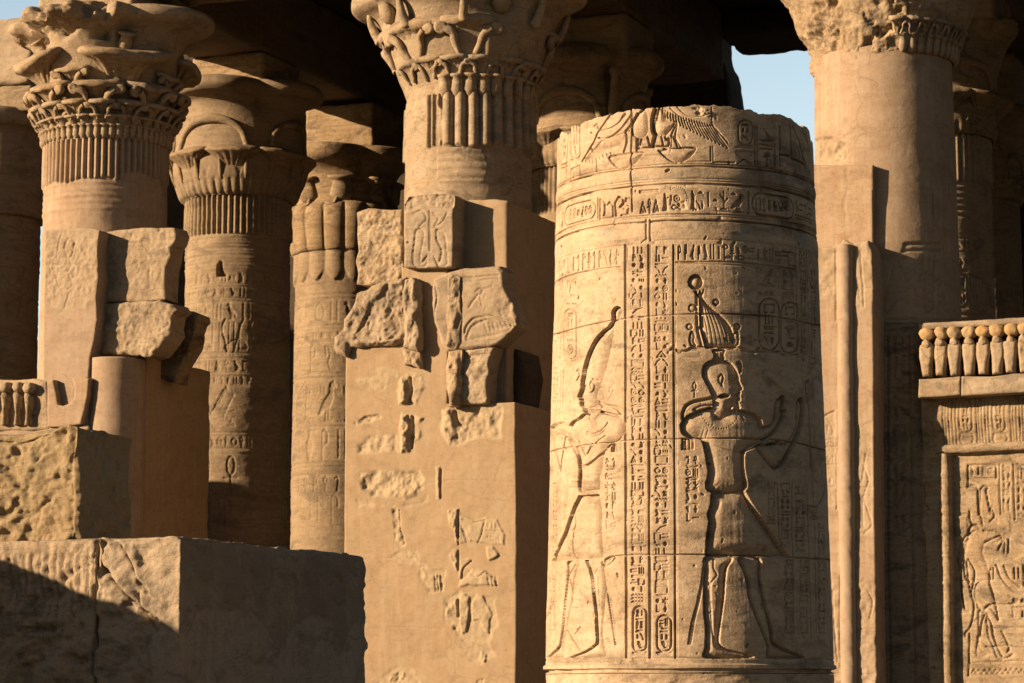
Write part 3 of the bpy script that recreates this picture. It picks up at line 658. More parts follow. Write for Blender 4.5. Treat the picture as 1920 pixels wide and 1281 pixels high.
R.poly(kilt2, .055, 0.098, .10, sm=False); R.poly(c6([(262,0),(432,0),(434,220),(250,225),(246,120)]), 0.046, 0.086, .10, sm=False)
R.line(c6([(250,213),(340,222),(432,206)]), .006, .006, True); R.line(c6([(262,330),(290,300),(300,270)]), .012, .004, True)
leg3 = c6([(216,577),(366,578),(340,640),(330,720),(325,800),(312,900),(298,1000),(298,1060),(350,1092),(420,1112),(472,1124),(470,1140),(220,1142),(214,1080),(217,980),(206,880),(205,740),(210,650)])
R.poly(leg3, 0.044, 0.063, .10)
leg4 = c6([(400,582),(520,582),(530,680),(542,760),(570,880),(598,990),(608,1056),(680,1096),(757,1128),(752,1142),(570,1142),(560,1080),(530,1000),(490,900),(455,800),(445,720),(425,650)])
R.poly(leg4, .050, 0.052, .10)
R.line(c6([(265,590),(262,640),(280,680),(245,740),(250,900),(262,1050)]), .008, .005, True)
R.poly(c6([(205,600),(216,600),(205,720),(186,830),(160,930),(138,1068),(116,1068),(136,940),(165,840),(190,720)]), 0.016, .012, .4, sm=False)
R.line(c4([(905,715),(882,735),(880,770),(900,900),(908,1281)]), 0.007, .012); R.line(c6([(805,0),(818,292)]), 0.007, .012)
R.line(c6([(786,292),(835,300)]), 0.006, .010); R.disk(1250+822*.3365, 850+320*.3365, 5, .014, .01, ry=9)
for k in range(4): R.line(c6([(808,315+k*18),(838,315+k*18)]), 0.004, .005)
R.line(c6([(835,300),(870,240),(885,100),(886,0)]), .006, .009, True)
# --- frames, grooves -----------------------------------------------
def hl(y, x0, x1, w=.006, d=.007):   # level groove at the height seen at (1288, y)
    z = zb(y); u0 = float(R.conv(np.array([x0]), np.array([y]))[0][0]) if x0 > 1048 else -9.; u1 = float(R.conv(np.array([x1]), np.array([y]))[0][0]) if x1 < 1522 else 9.
    n = 40; uu = np.linspace(max(u0, -1.85), min(u1, 1.85), n); jit = 0.0015*np.sin(uu*9+y)
    R.lineuv(np.stack([uu, z+jit], 1), w, d)
hl(304, 1046, 1600, .005, .006); hl(308.5, 1000, 1600, .007, .012); hl(332, 1000, 1600, .005, .004); hl(336, 1000, 1600, .005, .005); hl(341.5, 1000, 1600, .008, .014); hl(345, 1000, 1600, .004, .004)
hl(399, 1000, 1600, .006, .007); hl(403, 1000, 1600, .005, .005); hl(410.5, 1000, 1210, .007, .013); hl(410.5, 1219, 1600, .007, .013)
for x in (1211, 1218.5): R.line([(x, 412), (x+0.5, 452)], .006, .010)
R.line([(1211, 449), (1203, 455)], .008, .008); R.line([(1219, 449), (1228, 455)], .008, .008)
hl(447, 1228, 1600, .004, .003); hl(452, 1000, 1203, .004, .003)
hl(488.5, 1268, 1493, .006, .010); hl(493, 1268, 1493, .004, .005); hl(492, 1000, 1163, .006, .009)
for x0, x1 in ((1171.5, 1174.5), (1215.5, 1218.5), (1262.5, 1266.5)):
    R.line([(x0, 460), (x0+1, 700), (x1-1, 1000), (x1, 1234)], .0075, .017); R.line([(x0+4, 460), (x1+4, 1232)], .004, .004)
hl(1234.5, 1000, 1600, .005, .004); hl(1257, 1000, 1600, .012, .022)
for x0, x1, a, b in ((1492, 1495, 462, 682), (1512, 1518, 470, 690), (1498.5, 1506, 462, 680)): R.line([(x0, a), (x1, b)], .005, .008)
# courses and cracks
for p in ([(1030,628.5),(1045,626),(1100,611),(1171,598),(1266,590.5),(1354,589),(1458,595),(1540,612)], [(1026,850),(1050,842),(1120,832),(1200,825),(1290,822.5),(1400,822.5),(1480,828),(1552,846)], [(1130,1052),(1154,1043),(1225,1041),(1290,1040),(1375,1041),(1455,1044),(1565,1050)]): R.line(p, .006, .014, True)
R.line([(1183.5,190),(1184,260),(1182.5,300),(1184,350),(1185,397)], .006, .03, True); R.line([(1306,195),(1338,230)], .003, .003)
R.line(c5([(345,605),(365,630),(400,612),(430,578)]), .007, .010, True); R.patch(c5([(348,598),(430,575),(400,610),(368,630)]), -.008, .01, .004, 14, 3, 0)
# --- the vulture register -------------------------------------------
for p, dd in ((c33([(600,10),(655,40),(690,80),(720,180),(835,240),(815,300),(750,370),(690,425),(600,435),(550,400),(530,300),(545,180),(570,80)]), .030), (c33([(405,55),(432,150),(445,260),(440,360),(400,440),(310,475),(230,450),(192,400),(185,300),(215,210),(270,120),(340,50)]), .024)): R.poly(p, dd, .05, .1)
R.line(c33([(545,40),(512,160),(505,280),(520,380),(545,420),(530,500),(505,590)]), .016, .030, True)
for l in ([(560,440),(530,500),(520,590)], [(640,440),(655,520),(670,590)], [(340,490),(320,560),(305,620)], [(290,480),(285,560),(300,600)], [(430,460),(450,540),(470,600)], [(270,480),(270,620),(270,660)], [(75,680),(115,540),(110,440),(95,380),(160,300),(200,240),(280,100)]): R.line(c33(l), .008, .014, True)
R.line(c33([(280,625),(420,615),(600,595),(720,600),(750,560),(752,480),(715,495),(695,440),(740,390),(840,230)]), .009, .016, True)
R.line(c33([(880,270),(850,440),(890,530),(930,610)]), .008, .012, True); R.line(c33([(820,460),(860,540),(885,605)]), .008, .014); R.line(c33([(790,470),(790,600)]), .005, .006); R.line(c33([(870,240),(800,400),(790,450)]), .008, .012)
bowl2 = c33([(585,655),(650,640),(700,620),(900,610),(1060,600),(1170,625),(1110,720),(1020,800),(940,835),(830,838),(740,800),(650,730)])
R.poly(bowl2, .026, .05, .1)
bowl1 = ctp([(440,425),(490,408),(590,392),(686,384),(660,430),(625,470),(570,498),(520,500),(478,478)])
R.poly(bowl1, .026, .05, .1)
for i in range(20):
    t_ = i/19.; x0 = 660+t_*750; y0 = 25+190*t_**0.55 + 70*t_
    x1 = x0-5+t_**1.5*230; y1 = y0+75+260*t_**1.3
    R.line(c33([(x0, y0), ((x0+x1)/2-8, (y0+y1)/2), (x1, y1)]), .0065, .011, True)
R.line(c33([(770,20),(900,130),(1080,250),(1200,300),(1390,285),(1420,280),(1640,540)]), .005, .006, True); R.line(c33([(880,10),(980,100),(1090,145),(1240,150),(1390,100)]), .005, .005, True)
for i in range(15):
    t_ = i/14.; R.line(ctp([(400+t_*190, 290-t_*70+18), (330+t_*200-10, 400-60*t_), (285+t_*205, 450-t_*95)]), .0045, .005, True)
R.line(ctp([(375,290),(420,295),(480,270),(540,215),(600,135)]), .007, .010, True); R.line(ctp([(395,240),(460,222),(520,180),(560,120)]), .006, .007, True); R.line(ctp([(460,130),(375,250),(345,320),(262,455)]), .007, .014); R.line(ctp([(362,440),(362,525)]), .006, .010); R.line(ctp([(375,232),(368,192),(345,210)]), .005, .007)
for k in range(4): R.line(ctp([(285+k*24,430),(290+k*24,462)]), .005, .007)
for k in range(4): R.line(ctp([(378+k*26,418-k*8),(386+k*26,436-k*8)]), .005, .007)
R.line(c33([(1385,600),(1385,815)]), .006, .010); R.line(c33([(1415,600),(1418,830)]), .005, .007); R.line(c33([(1395,20),(1402,270),(1640,545)]), .006, .009)
R.line(c33([(950,833),(1385,820)]), .005, .007); R.line(c33([(1425,835),(1740,840)]), .005, .006)
R.patch(ctp([(1005,75),(1080,72),(1160,85),(1190,120),(1140,150),(1060,140),(1020,110)]), -.006, .02, .020, 16, 11, 0)
R.patch(c44([(230,0),(640,-20),(760,90),(560,110),(420,150),(300,120),(200,110)]), -.012, .06, .02, 12, 12, 0)
cartouche(R, 1385, 1411, 225, 272, .006, .009, ['water', 'disk bread', 'knife']); R.line([(1379,276),(1415,278)], .005, .007)
R.poly(c44([(0,405),(215,412),(160,490),(100,520),(40,490)]), .016, .03, .2); R.line(c44([(20,560),(100,500),(190,565)]), .005, .008)
for p in ([(250,110),(262,570)], [(225,110),(235,570)], [(465,320),(470,600)], [(525,110),(530,600)], [(290,375),(440,385)], [(270,320),(450,350)]): R.line(c44(p), .006, .009)
glyph(R, 'bird', 1433, 246, 1448, 262, .005, .007); R.poly(c44([(270,262),(350,275),(440,268),(440,285),(330,292)]), .012, None); glyph(R, 'djed', 1430, 285, 1446, 312, .006, .008)
for p in ([(530,110),(540,400),(530,450)], [(650,100),(665,460)], [(680,110),(760,300),(800,480),(850,560)], [(780,100),(850,300),(880,620),(900,780)], [(830,140),(880,400),(900,620)], [(660,490),(760,530),(850,590)], [(540,450),(640,465)]): R.line(c44(p), .008, .016)
for p in ([(1052,270),(1050,328)], [(1065,262),(1061,320)], [(1050,318),(1060,314)]): R.line(p, .006, .008)
column_text(R, ['reed', 'bird', 'man', 'bars'], 1052, 1062, 262, 300, .0045, .006)
cartouche(R, 1070, 1087, 226, 298, .006, .009, ['stroke stroke', 'two', 'cobra']); R.line(ctp([(178,220),(182,400)]), .004, .005)
for y in (305, 311): R.line([(1051, y+6), (1063, y)], .005, .008)
for x in (1054, 1059, 1064): R.line([(x-3, 345-(x-1054)*.9), (x-2, 318-(x-1054)*.9)], .005, .009)
R.line([(1068, 340), (1070, 318), (1087, 310), (1087, 332)], .005, .009); R.line([(1072, 336), (1076, 328), (1072, 320)], .005, .009)
# --- name band -------------------------------------------------------
def seg(y0, y1):  # straight-on rows -> rows along the bent band
    return lambda pts: [(x, y) for x, y in pts]
def bandglyph(name, x0, x1, a, b, w=.006, d=.009):
    """a glyph in the level band; a, b are rows at x=1288"""
    za, zb_ = zb(a), zb(b); u0 = float(R.conv(np.array([x0]), np.array([(a+b)/2]))[0][0]); u1 = float(R.conv(np.array([x1]), np.array([(a+b)/2]))[0][0])
    for k, pts in G[name]:
        p = np.array([(u0+q*(u1-u0), za+r*(zb_-za)) for q, r in pts])
        if k == 'l': R.lineuv(p, w, d)
        else: R.polyuv(p, d*1.3)
for g_, a, b, c_, d in (('tri',1199,1212,372,394), ('ankh',1213,1223,368,394), ('tri',1224,1236,370,394), ('man',1240,1254,358,392), ('ring',1263,1276,362,376), ('mouth',1259,1270,380,390), ('man',1293,1305,354,390), ('knife',1305,1314,372,390), ('jar',1313,1321,374,390), ('bread',1309,1320,354,362), ('stroke',1324,1333,355,386), ('bread',1336,1347,368,376), ('sedge',1349,1366,355,388), ('bread',1370,1381,355,362), ('birdr',1369,1397,356,392), ('stroke',1401,1405,356,390), ('bars',1199,1235,350,356), ('cloth',1255,1262,362,380), ('reed',1298,1304,360,392)): bandglyph(g_, a, b, c_, d)
for k in range(13):
    a = rad(130-150*k/12.); R.disk(1270+19*math.cos(a), 372-19*math.sin(a)-2, 1.1, .008, None)
def bandpoly(pts, w=.006, d=.009, closed=False):
    p = []
    for x, y in pts:
        u = float(R.conv(np.array([x]), np.array([y]))[0][0]); p.append((u, zb(y)))
    p = np.array(p); R.lineuv(np.vstack([p, p[:1]]) if closed else p, w, d)
def bandcart(x0, x1, a, b, names):
    u0 = float(R.conv(np.array([x0]), np.array([a]))[0][0]); u1 = float(R.conv(np.array([x1]), np.array([a]))[0][0]); z0, z1 = zb(b), zb(a); r = (z1-z0)/2; zc = (z0+z1)/2
    t1 = np.radians(np.linspace(90, 270, 9)); t2 = np.radians(np.linspace(-90, 90, 9))
    p = np.vstack([np.stack([u0+r+r*np.cos(t1), zc+r*np.sin(t1)], 1), np.stack([u1-r+r*np.cos(t2), zc+r*np.sin(t2)], 1)]); p = np.vstack([p, p[:1]]); R.lineuv(p, .006, .011)
    n = len(names); cw = (x1-x0-14)/n
    for i, g_ in enumerate(names): bandglyph(g_, x0+7+i*cw+1, x0+7+(i+1)*cw-1, a+8, b-8, .005, .008)
bandcart(1059, 1117, 356, 393, ['reed', 'two', 'water', 'birdr', 'ring', 'mouth']); bandpoly([(1121,355),(1121,393)])
bandpoly([(1125,358),(1125,396),(1149,396),(1149,372),(1143,366),(1137,374),(1130,360),(1125,358)], .006, .01); bandglyph('man', 1129, 1140, 364, 392)
bandpoly([(1155,394),(1153,370),(1160,358),(1168,362),(1168,372),(1162,378),(1178,378),(1176,394),(1165,394)], .008, .013)
bandglyph('birdr', 1163, 1178, 360, 382)
for i, g_ in enumerate(['bird', 'two', 'man']): bandglyph(g_, 1040+i*6, 1045+i*6, 356, 392, .005, .007)
bandpoly([(1404,352),(1404,394)]); bandcart(1410, 1487, 353, 394, ['house', 'djed', 'stool', 'lion', 'bow', 'reed'])
for i, g_ in enumerate(['bird', 'bars', 'cobra', 'bars']): bandglyph(g_, 1491+i*8, 1497+i*8, 356, 376, .005, .008); bandglyph('bars', 1491+i*8, 1498+i*8, 380, 392, .005, .007)
R.patch([(1440,353),(1478,357),(1477,378),(1458,374),(1446,380),(1436,372)], -.006, .012, .003, 20, 21, 0); R.patch([(1270,378),(1284,376),(1290,392),(1276,396),(1268,390)], -.018, .015, .01, 20, 22, 0)
R.patch([(1300,394),(1400,396),(1490,410),(1500,418),(1440,410),(1360,400)], -.010, .012, .008, 14, 23, 0)
# frieze text on both sides of the two text columns
fz = ['reed', 'cloth', 'birdr', 'cloth', 'owl', 'two', 'stroke', 'flag', 'ankh', 'cobra', 'ring', 'hand', 'stroke', 'man', 'two', 'bars', 'bars', 'house']
xs = np.linspace(1268, 1490, len(fz)+1)
for i, g_ in enumerate(fz): bandglyph(g_, xs[i]+1, xs[i+1]-1, 455 if i % 3 else 458, 484 if g_ not in ('bars', 'ring', 'hand') else 470, .0055, .009)
for i, g_ in enumerate(['bread', 'mouth', 'bar', 'water', 'bars']): bandglyph(g_, 1358+i*22, 1376+i*22, 474, 484, .005, .008)
fl = ['two', 'reed', 'cloth', 'leg', 'stroke', 'was', 'flag', 'ankh', 'was', 'reed', 'knife', 'jar', 'star']
xs = 1040+122*(np.linspace(0, 1, len(fl)+1)**1.15)
for i, g_ in enumerate(fl): bandglyph(g_, xs[i]+.6, xs[i+1]-1, 457, 488, .0045, .007)
# --- the two text columns --------------------------------------------
cA = ['three', 'reed bird', 'disk man', 'star', 'disk dots', 'knife disk', 'knifer stroke', 'cloth leg', 'knifer', 'eye water', 'three', 'house two', 'cloth hand', 'knifer leg', 'disk bread', 'court', 'hill', 'water', 'house bars', 'knife knife', 'ring mouth', 'ring ring', 'mouth', 'cobra hand', 'bow', 'two cloth', 'reed disk', 'bird two', 'bread man', 'knife disk', 'tri stroke', 'bar', 'leg bar', 'stool bread/bar', 'two two', 'house', 'djed was', 'mouth', 'bird water', 'disk/bread three', 'water', 'disk disk', 'flag three', 'bow', 'stool stroke', 'bar', 'owl reed', 'viper', 'hand three', 'bars', 'bread/bar house', 'disk stroke', 'water', 'water', 'water']
cB = ['flag flag', 'two bar', 'bar', 'knife knifer', 'water', 'disk jar', 'bread ring', 'mouth two', 'disk bird', 'leg star', 'dots', 'eye', 'house court', 'bars', 'hill disk', 'leg bread', 'tri', 'knifer knife', 'leg jar', 'disk three', 'hand/bar stroke', 'bread bird', 'tri bars', 'bars', 'bow', 'reed cobra', 'two stroke', 'knife disk', 'leg tri', 'water', 'house dots', 'court', 'basket', 'mouth ring', 'water', 'bird disk', 'bars', 'knife lion', 'water', 'disk stroke', 'owl bars', 'man man', 'knifer', 'court bars', 'viper disk', 'two leg', 'bars', 'bow', 'house bars', 'cloth flag', 'hill', 'bars', 'court', 'basket', 'disk star', 'leg jar']
column_text(R, cA, 1181, 1210, 463, 1132, .0058, .0095); column_text(R, cB, 1226, 1255, 463, 1150, .0058, .0095)
cartouche(R, 1187, 1212, 1137, 1222, .0075, .014, ['two stroke', 'bar', 'reed two', 'water', 'disk knife', 'cobra']); R.line([(1188,1228),(1210,1228)], .006, .006)
cartouche(R, 1232, 1259, 1154, 1222, .0075, .014, ['bars two', 'lion', 'bar', 'stool stool', 'cobra']); R.line([(1234,1228),(1258,1228)], .006, .006)
# small captions
column_text(R, ['was ankh', 'bow', 'ring three', 'mouth', 'sedge sedge', 'bars', 'owl disk', 'viper', 'stroke jar', 'leg bar'], 1284, 1312, 856, 980, .006, .009)
column_text(R, ['ankh was', 'basket', 'ring bars', 'star star', 'sedge two', 'disk flag', 'stroke cobra', 'leg hand'], 1133, 1157, 860, 995, .005, .008)
glyph(R, 'ankh', 1295, 717, 1310, 745, .005, .007); R.line(c3([(425,760),(440,775),(430,800),(410,790),(412,768),(425,760)]), .004, .005); R.line(c3([(410,835),(432,800),(440,838)]), .004, .005)
cartouche(R, 1424, 1461, 560, 657, .007, .011, ['house', 'three', 'bars', 'water', 'knife disk']); cartouche(R, 1465, 1497, 567, 662, .007, .011, ['house', 'star', 'mouth', 'cobra', 'bread'])
R.disk(1424, 507, 6.5, .018, .03); glyph(R, 'birdr', 1430, 502, 1452, 532, .005, .008); R.line([(1420,534),(1452,537)], .005, .008); row(R, 'star star star', 1420, 546, 1452, 556, .005, .008); column_text(R, ['reed owl', 'man jar', 'viper', 'bars', 'bars'], 1464, 1492, 508, 562, .005, .008)
cartouche(R, 1057, 1080, 580, 674, .006, .010, ['basket', 'two', 'bars', 'dots', 'ring']); glyph(R, 'cobra', 1058, 525, 1078, 556, .006, .009); row(R, 'dots dots', 1058, 566, 1082, 574, .004, .006); R.disk(1077, 530, 3, .014, .01, ry=7); R.line([(1046,600),(1044,670),(1050,672),(1054,600),(1046,592)], .005, .006)
for i, (x0, x1, y0, y1, n) in enumerate(((1500,1512,505,680,16), (1519,1531,505,685,16), (1499,1511,470,503,3), (1438,1456,906,985,9), (1463,1483,906,1026,13), (1489,1512,912,1036,13), (1470,1489,1050,1190,16), (1497,1518,1050,1190,16), (1532,1548,982,1042,7), (1532,1550,1052,1190,15), (1035,1045,905,1060,17), (1030,1042,1085,1185,12), (1047,1056,500,560,6), (1036,1048,690,760,7))):
    column_text(R, rand_rows(40+i, n), x0, x1, y0, y1, .0048, .0075)
for p in ([(1485,908),(1489,1190)], [(1513,912),(1521,1190)], [(1528,980),(1531,1190)], [(1546,984),(1553,1190)], [(1458,906),(1463,1028)], [(1031,905),(1028,1185)], [(1046,905),(1040,1185)]): R.line(p, .005, .008)
R.tw = None
# base height: slight swelling of the bands, tool marks, worn spots; colour traces
zz = R.v0+np.arange(R.nv)*R.res; uu_ = R.u0+np.arange(R.nu)*R.res
def sstep(a, b, x): t_ = np.clip((x-a)/(b-a), 0, 1); return t_*t_*(3-2*t_)
for a, b, h in ((309, 331, .006), (412, 446, .006)):
    t_ = np.clip((zb(a)-zz)/(zb(a)-zb(b)), 0, 1); R.B += (h*4*t_*(1-t_))[:, None].astype(np.float32)
R.B += (0.016*(sstep(zb(1247)+.012, zb(1247), zz)) - 0.02*sstep(zb(1258), zb(1262), zz))[:, None].astype(np.float32)
UU, ZZ = np.meshgrid(uu_, zz); P3 = np.stack([UU, ZZ, UU*0], -1)
R.B += (0.0009*fbm(P3*[5, 22, 1], 1.6, 4, 2) + 0.0040*fbm(P3, 3.0, 3, 5) + 0.0006*fbm(P3*[60, 3, 1], 1., 3, 6)*(UU > .1)*(ZZ < zb(495))).astype(np.float32)
for k in range(70):     # small knocks and chisel holes
    a_ = random.Random(k); q0 = np.array([[a_.uniform(-1.4, 1.4), a_.uniform(ZB, ZT)]]); q1 = q0+[[a_.uniform(-.02, .02), a_.uniform(-.02, .02)]]; R.lineuv(np.vstack([q0, q1]), a_.uniform(.006, .012), a_.uniform(.006, .014))
low = sstep(zb(1260), zb(1266), ZZ)*1.0; ln = fbm(P3*[1, 2.5, 1], 5, 5, 9); R.B += (low*(-.02*np.clip(ln, 0, 1)+.006*ln)).astype(np.float32)
nn = fbm(P3*[1, 2, 1], 6, 4, 44); R.C = (1.35+.45*sstep(zb(500), zb(490), ZZ)).astype(np.float32)*R.C*(0.82+0.35*np.clip(fbm(P3, 7, 3, 77), -.8, .8)).astype(np.float32)
R.C = R.C*(1+.7*sstep(.2, .7, UU)+.6*sstep(-.55, -1.0, UU)*1.0).astype(np.float32)
nick = np.clip(fbm(P3, 22, 2, 61)-0.95, 0, 1); R.B -= (0.03*nick).astype(np.float32)
for a, b, k in ((412, 452, .55), (342, 352, .4), (309, 336, .25)):
    band = sstep(zb(b), zb(b)+.03, ZZ)*sstep(zb(a), zb(a)-.03, ZZ); R.Tn = np.maximum(R.Tn, (k*band*np.clip(fbm(P3*[1, 1.6, 1], 5, 4, 33)*2.2-.45, 0, 1)).astype(np.float32))
R.M[:] = 0
def smear(x0, y0, x1, y1, k, sc=(1.2, 4), thr=.1, seed=0, soft=.12):
    a0, a1 = float(R.conv(np.array([x0]), np.array([y0]))[0][0]), float(R.conv(np.array([x1]), np.array([y0]))[0][0]); b0, b1 = zb(y1), zb(y0)
    wd = sstep(a0-soft, a0+soft, UU)*sstep(a1+soft, a1-soft, UU)*sstep(b0-soft*.4, b0+soft*.4, ZZ)*sstep(b1+soft*.4, b1-soft*.4, ZZ)
    R.M[:] = np.maximum(R.M, (min(1., k*1.4)*wd*np.clip((fbm(P3*[sc[0], sc[1], 1], 3, 6, 100+seed, .62)-thr)*2.2, 0, 1)).astype(np.float32))
for a in ((1130,420,1430,448,.75,(1,5),.05,1), (1435,350,1480,380,.9,(1,1),-.5,2,.03), (1300,392,1510,425,.8,(1,3),-.1,3), (1400,225,1540,345,.6,(1,2),-.1,4), (1265,455,1300,482,.4,(1,2),.0,5), (1272,505,1430,720,.5,(1.2,6),.1,6), (1270,990,1420,1025,.6,(1,6),.0,7), (1240,300,1520,400,.35,(1,4),.15,8), (1390,880,1440,915,.7,(1,2),.0,9), (1180,1005,1280,1030,.45,(1,5),.0,10), (1030,1225,1570,1262,.5,(1,6),.0,11), (1170,460,1270,620,.35,(1,3),.1,12), (1280,1080,1560,1220,.35,(1,3),.2,13), (1440,440,1560,1040,.35,(1,2),.15,14)): smear(*a[:5], sc=a[5], thr=a[6], seed=a[7], soft=a[8] if len(a) > 8 else .12)
# broken upper edge
tops = ctp([(70,330),(95,290),(110,262),(180,256),(188,214),(250,208),(262,186),(420,140),(520,118),(600,108),(608,98),(700,90),(712,84),(820,85),(960,70),(1060,66),(1160,68),(1290,74),(1310,86),(1430,94),(1480,122),(1560,118),(1640,136),(1700,160),(1760,192),(1800,210),(1840,242),(1860,300),(1862,330)])
tp = np.array(tops); tu, tz = [], []
for x, y in tp:
    u, z = R.conv(np.array([np.clip(x, 1046.5, 1522)]), np.array([y])); tu.append(float(u[0])); tz.append(float(z[0]))
o_ = np.argsort(tu); tu, tz = np.array(tu)[o_], np.array(tz)[o_]
def ztop(TH):
    u = ((TH+math.pi) % (2*math.pi)-math.pi)*D.Rref; P = np.stack([u, u*0, u*0+4.2], -1)
    return np.interp(u, tu, tz) + 0.012*fbm(P, 12, 4, 91)
print('drum z', ZT, ZB, 'tz', tz.min(), tz.max(), 'ax', D.ax)
ZJ = zb(1262)
drum = thing('carved_column', 'sunlit sandstone column stump in front, carved with two standing kings, cartouches and two vertical lines of hieroglyphs', 'column', (D.ax, D.ay, 0))
res = float(globals().get('DRUMRES', 0.0036))
V, F, att = D.mesh(ZJ+.0, float(max(tz))+.02, res, math.degrees(res/D.Rref), rel=R, ztop=ztop, amp=0.0, fr=102)
part('shaft', V, F, M['drum'], drum, attrs=att)
V, F, att = D.mesh(zb(1300), ZJ-.004, .006, .6, rel=R, amp=0.0, fr=102)
part('base_course', V, F, M['drum'], drum, attrs=att)
V, F, att = D.mesh(-.1, zb(1300)-.004, .06, 2.0, hf=lambda a, b: 0*a-.004, amp=0.02, fr=100)
part('plinth', V, F, M['sand'], drum)
# ================================================================== ground and the unseen wall added to shade the low wall
def pz(py, px, t): return float(fp(px, py, t)[1])
def ps(px, py, t): return float(fp(px, py, t)[0])
struct('ground', [(-600, -300, 0), (600, -300, 0), (600, 1500, 0), (-600, 1500, 0)], [(0, 1, 2, 3)], M['ground'], smooth=False)
def base(s, t): return tuple(fw(s, t, 0.0))
# ------------------------------------------------------------------ low wall in front, left
TW = 19.4
lw = thing('stone_wall', 'low weathered stone wall in the lower left corner with a pale plastered corner and a long shaded side', 'wall', base(ps(340, 1200, TW), TW))
sL, sJ, sR_ = ps(-120, 1010, TW), ps(179, 1010, TW), ps(338, 1200, TW)
zt1, zt2 = pz(1010, 120, TW), pz(1006, 300, TW)
pits = lambda s, z, k: -0.035*np.clip(fbm(np.stack([s*1.0, z*1.6, s*0+k], -1), 7, 4, 3)+.1, 0, 1) + 0.03*fbm(np.stack([s, z*1.5, s*0+k], -1), 3, 3, 8)
def wall1(s, z):
    h = .012*fbm(np.stack([s, z, s*0], -1), 16, 3, 78) + 1.3*pits(s, z, 0.)*np.clip((zt1-.16-z)/.2, 0.15, 1); 
    for k in range(26):
        a = sL+.25+k*.052; h = h - .022*np.exp(-((s-a-.02*np.sin(k*2.1))/.009)**2)*np.clip((z-(zt1-.62+.12*math.sin(k*1.7)))/.1, 0, 1)*np.clip((zt1-.1-z)/.05, 0, 1)
    return h
block('coping_block', sL, sJ, TW+.03, TW+1.3, 0.3, zt1, M['grey'], lw, res=.013, amp=.022, edge=.06, seed=3, hf=wall1)
def chis(pts): 
    q = np.array(pts, float); a, b = fp(q[:, 0], q[:, 1], TW); return np.stack([a, b], 1)
cr = [chis([(182,1058),(215,1090),(240,1118),(265,1140),(288,1172)]), chis([(225,1022),(240,1050),(258,1088),(278,1108)]), chis([(258,1112),(270,1140),(296,1160)])]
def wall2(s, z):
    h = 1.1*pits(s, z, 4.) + .012*fbm(np.stack([s, z, s*0], -1), 16, 3, 77); h = h*(1-np.clip((s-ps(255, 1100, TW))/.3, 0, .5))
    for c in cr:
        for a, b in zip(c[:-1], c[1:]):
            d = Relief.segd(s, z, a, b); h = h - .06*np.exp(-(d/.013)**2); sd = ((b[0]-a[0])*(z-a[1])-(b[1]-a[1])*(s-a[0])); h = h + 0.018*np.exp(-(d/.09)**2)*np.sign(sd)
    pl = np.clip((z*-1 + pz(1185, 300, TW) + .16*(s-ps(300, 1185, TW)) + .03*fbm(np.stack([s, z, s*0], -1), 5, 3, 12))/.02, 0, 1)*np.clip((s-ps(284, 1200, TW)-.04*fbm(np.stack([s*0, z, s*0], -1), 6, 3, 13))/.03, 0, 1)
    return h*(1-pl)+.012*pl
zlip = pz(1140, 345, TW)
def slim(t, z):
    P = np.stack([t, z, t*0], -1); n = fbm(P, 2.2, 4, 17)
    return zlip - .02 + .16*np.clip((t-TW-1.5)/.6, 0, 1)*0 - .30*np.exp(-((t-TW-1.75)/.28)**2) - .35*np.exp(-((t-TW-3.0)/.2)**2) + .03*n
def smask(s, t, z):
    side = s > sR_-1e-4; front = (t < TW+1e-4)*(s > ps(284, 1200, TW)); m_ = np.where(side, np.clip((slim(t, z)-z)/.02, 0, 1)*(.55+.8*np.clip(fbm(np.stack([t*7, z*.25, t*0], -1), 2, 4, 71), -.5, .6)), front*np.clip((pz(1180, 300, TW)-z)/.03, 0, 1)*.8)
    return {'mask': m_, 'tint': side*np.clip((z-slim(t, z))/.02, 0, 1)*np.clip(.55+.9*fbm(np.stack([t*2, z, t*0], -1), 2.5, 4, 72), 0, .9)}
def side2(t, z):
    P = np.stack([t, z, t*0], -1); n2 = fbm(P, 7, 3, 19); lim = slim(t, z)
    up = np.clip((z-lim)/.03, 0, 1); return .02*fbm(P, 1.6, 4, 66) - .02*np.clip(fbm(P*[1, 1.4, 1], 6, 4, 67)-.1, 0, 1)*up + .010*up*(1-.3*np.clip((t-TW)/3, 0, 1)) + .012*up*n2 + .004*(1-up)*fbm(np.stack([t*3, z*.2, t*0], -1), 4, 3, 5) - .012*np.exp(-((t-TW-2.15-.05*np.sin(z*9)-.04*fbm(np.stack([z, z*0, z*0], -1), 6, 3, 5))/.008)**2)
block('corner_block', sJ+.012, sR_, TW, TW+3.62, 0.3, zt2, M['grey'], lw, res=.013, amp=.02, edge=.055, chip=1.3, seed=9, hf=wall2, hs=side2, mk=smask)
block('footing', sL, sR_+.02, TW-.02, TW+3.6, -.1, .3, M['grey'], lw, res=.1, amp=.02)
